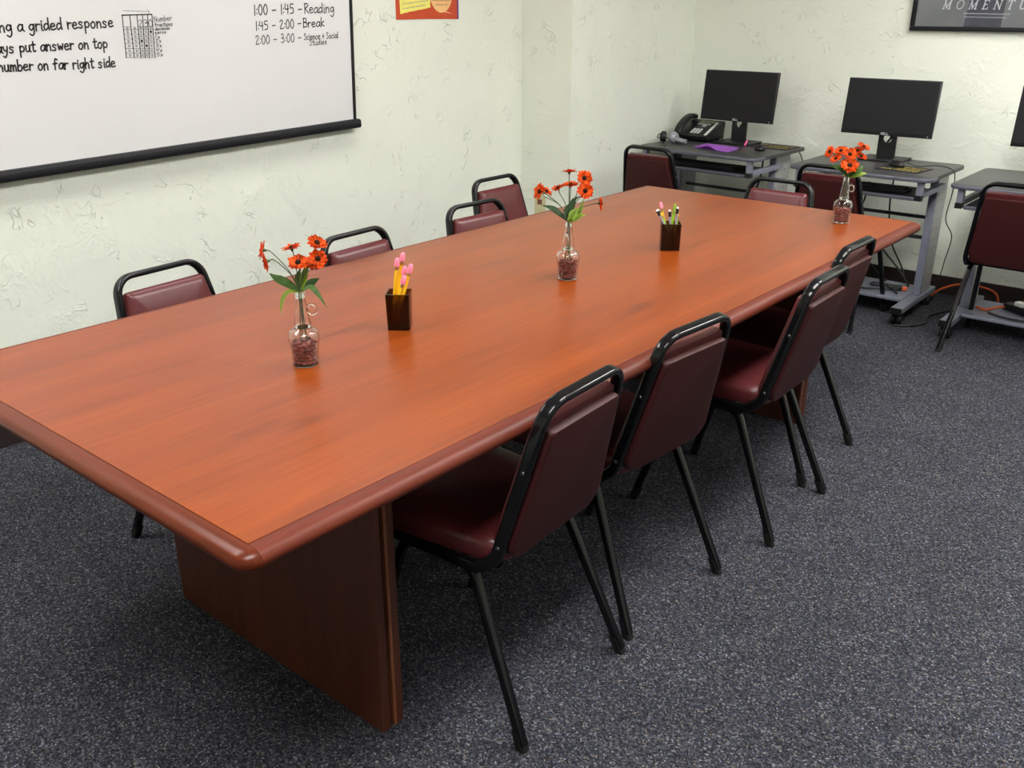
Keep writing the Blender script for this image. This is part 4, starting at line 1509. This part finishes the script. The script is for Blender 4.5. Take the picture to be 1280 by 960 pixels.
def pencil(base, tip, label, kind, group, r=0.0035):
    """base -> tip; origin at the base"""
    b, e = Vector(base), Vector(tip)
    ax = (e-b)
    ln = ax.length
    q = Vector((0, 0, 1)).rotation_difference(ax.normalized())
    nm_ = {'pencil': 'pencil', 'pen': 'pen', 'green': 'pencil', 'marker': 'marker_pen'}[kind]
    t = thing(nm_, label, 'pen' if nm_ != 'pencil' else 'pencil', b, 0, group)
    t.rotation_mode = 'QUATERNION'
    t.rotation_quaternion = q

    def part(name, prof, mat, n=6, sm=None):
        bm = nb()
        lathe(bm, prof, n)
        return obj(name, bm, mat, t, sm)
    if kind in ('pencil', 'green'):
        part('body', [(0, 0), (0.0006, 0.001), (r, 0.018), (r, ln-0.030), (0, ln-0.030)], M['pencil'] if kind == 'pencil' else M['green_pencil'])
        part('ferrule', [(0, ln-0.0305), (r*1.03, ln-0.0305), (r*1.03, ln-0.020), (0, ln-0.020)], M['ferrule'], 14, 40)
        if kind == 'pencil':
            part('eraser_cap', [(0, ln-0.0215), (r*1.5, ln-0.0215), (r*1.6, ln-0.016), (r*1.35, ln-0.004), (r*0.8, ln), (0, ln+0.0005)], M['eraser'], 14, 60)
        else:
            part('eraser', [(0, ln-0.0205), (r, ln-0.0205), (r, ln-0.014), (r*0.6, ln-0.012), (0, ln-0.012)], M['pencil'], 14, 60)
    elif kind == 'pen':
        part('barrel', [(0, 0), (0.001, 0.001), (r, 0.014), (r, ln-0.022), (0, ln-0.022)], M['grey_pen'], 12, 40)
        part('grip_cap', [(0, ln-0.0225), (r*1.25, ln-0.0225), (r*1.25, ln-0.006), (0, ln-0.006)], M['plastic'], 12, 40)
        part('button', [(0, ln-0.0065), (r*1.1, ln-0.0065), (r*1.0, ln-0.001), (0, ln)], M['white_plastic'], 12, 60)
    else:
        part('barrel', [(0, 0), (0.001, 0.001), (r*1.2, 0.014), (r*1.2, ln-0.034), (0, ln-0.034)], M['green_pencil'], 12, 40)
        part('cap', [(0, ln-0.0345), (r*1.45, ln-0.0345), (r*1.45, ln-0.010), (r*0.8, ln), (0, ln)], M['leaf_light'], 12, 60)
    return t


CA = math.radians(37)
CU1, CU2 = (-1.622, 1.518, 0.74), (-1.526, 2.650, 0.74)
cup(CU1, CA, 0.054, 0.052, 0.092, 1.10, 'smoked brown square cup holding pink-capped pencils, nearest the camera')
GP1, GP2 = 'pencils in the near cup', 'pens and pencils in the far cup'


def inc(c, u, d, z):
    v = RV*u + FV*d
    return (c[0]+v.x, c[1]+v.y, c[2]+z)


for (u, d, z), (bu, bd, bz), lab in (((0.000, 0.006, 0.176), (-0.020, 0.008, 0.010), 'leftmost yellow pencil with pale pink eraser cap in the near cup'),
                                ((0.0135, 0.014, 0.187), (-0.0195, 0.015, 0.010), 'tallest yellow pencil with pink eraser cap in the near cup'),
                                ((0.0185, 0.004, 0.156), (-0.017, 0.004, 0.010), 'yellow pencil behind the shortest one in the near cup'),
                                ((0.0345, -0.006, 0.163), (-0.009, -0.006, 0.010), 'rightmost yellow pencil leaning out of the near cup'),
                                ((0.0185, -0.016, 0.137), (-0.0195, -0.015, 0.010), 'shortest yellow pencil, at the front of the near cup')):
    pencil(inc(CU1, bu, bd, bz), inc(CU1, u, d, z), lab, 'pencil', GP1, 0.0042)
cup(CU2, CA, 0.062, 0.054, 0.088, 1.04, 'dark smoked square cup of pens at the middle of the table')
for (u, d, z), (bu, bd, bz), kind, lab in (((-0.051, -0.012, 0.133), (0.019, -0.013, 0.010), 'pen', 'grey pen leaning farthest left in the far cup'),
                                      ((-0.045, 0.006, 0.130), (0.022, 0.006, 0.010), 'pen', 'second grey pen from the left in the far cup'),
                                      ((-0.036, 0.0145, 0.152), (0.004, 0.016, 0.010), 'pencil', 'yellow pencil with pink eraser cap in the far cup'),
                                      ((-0.040, -0.003, 0.130), (0.018, -0.004, 0.010), 'green', 'lime green pencil beside the pink eraser one in the far cup'),
                                      ((-0.008, -0.008, 0.132), (0.004, -0.010, 0.010), 'pen', 'dark capped pen in the middle of the far cup'),
                                      ((0.012, 0.010, 0.148), (0.000, 0.012, 0.010), 'marker', 'lime green marker, tallest at the right of the far cup'),
                                      ((0.018, -0.006, 0.141), (0.012, -0.004, 0.010), 'pen', 'white-topped grey pen at the right of the far cup'),
                                      ((0.024, 0.006, 0.128), (0.014, 0.008, 0.010), 'green', 'rightmost lime pencil in the far cup')):
    pencil(inc(CU2, bu, bd, bz), inc(CU2, u, d, z), lab, kind, GP2, 0.0036)
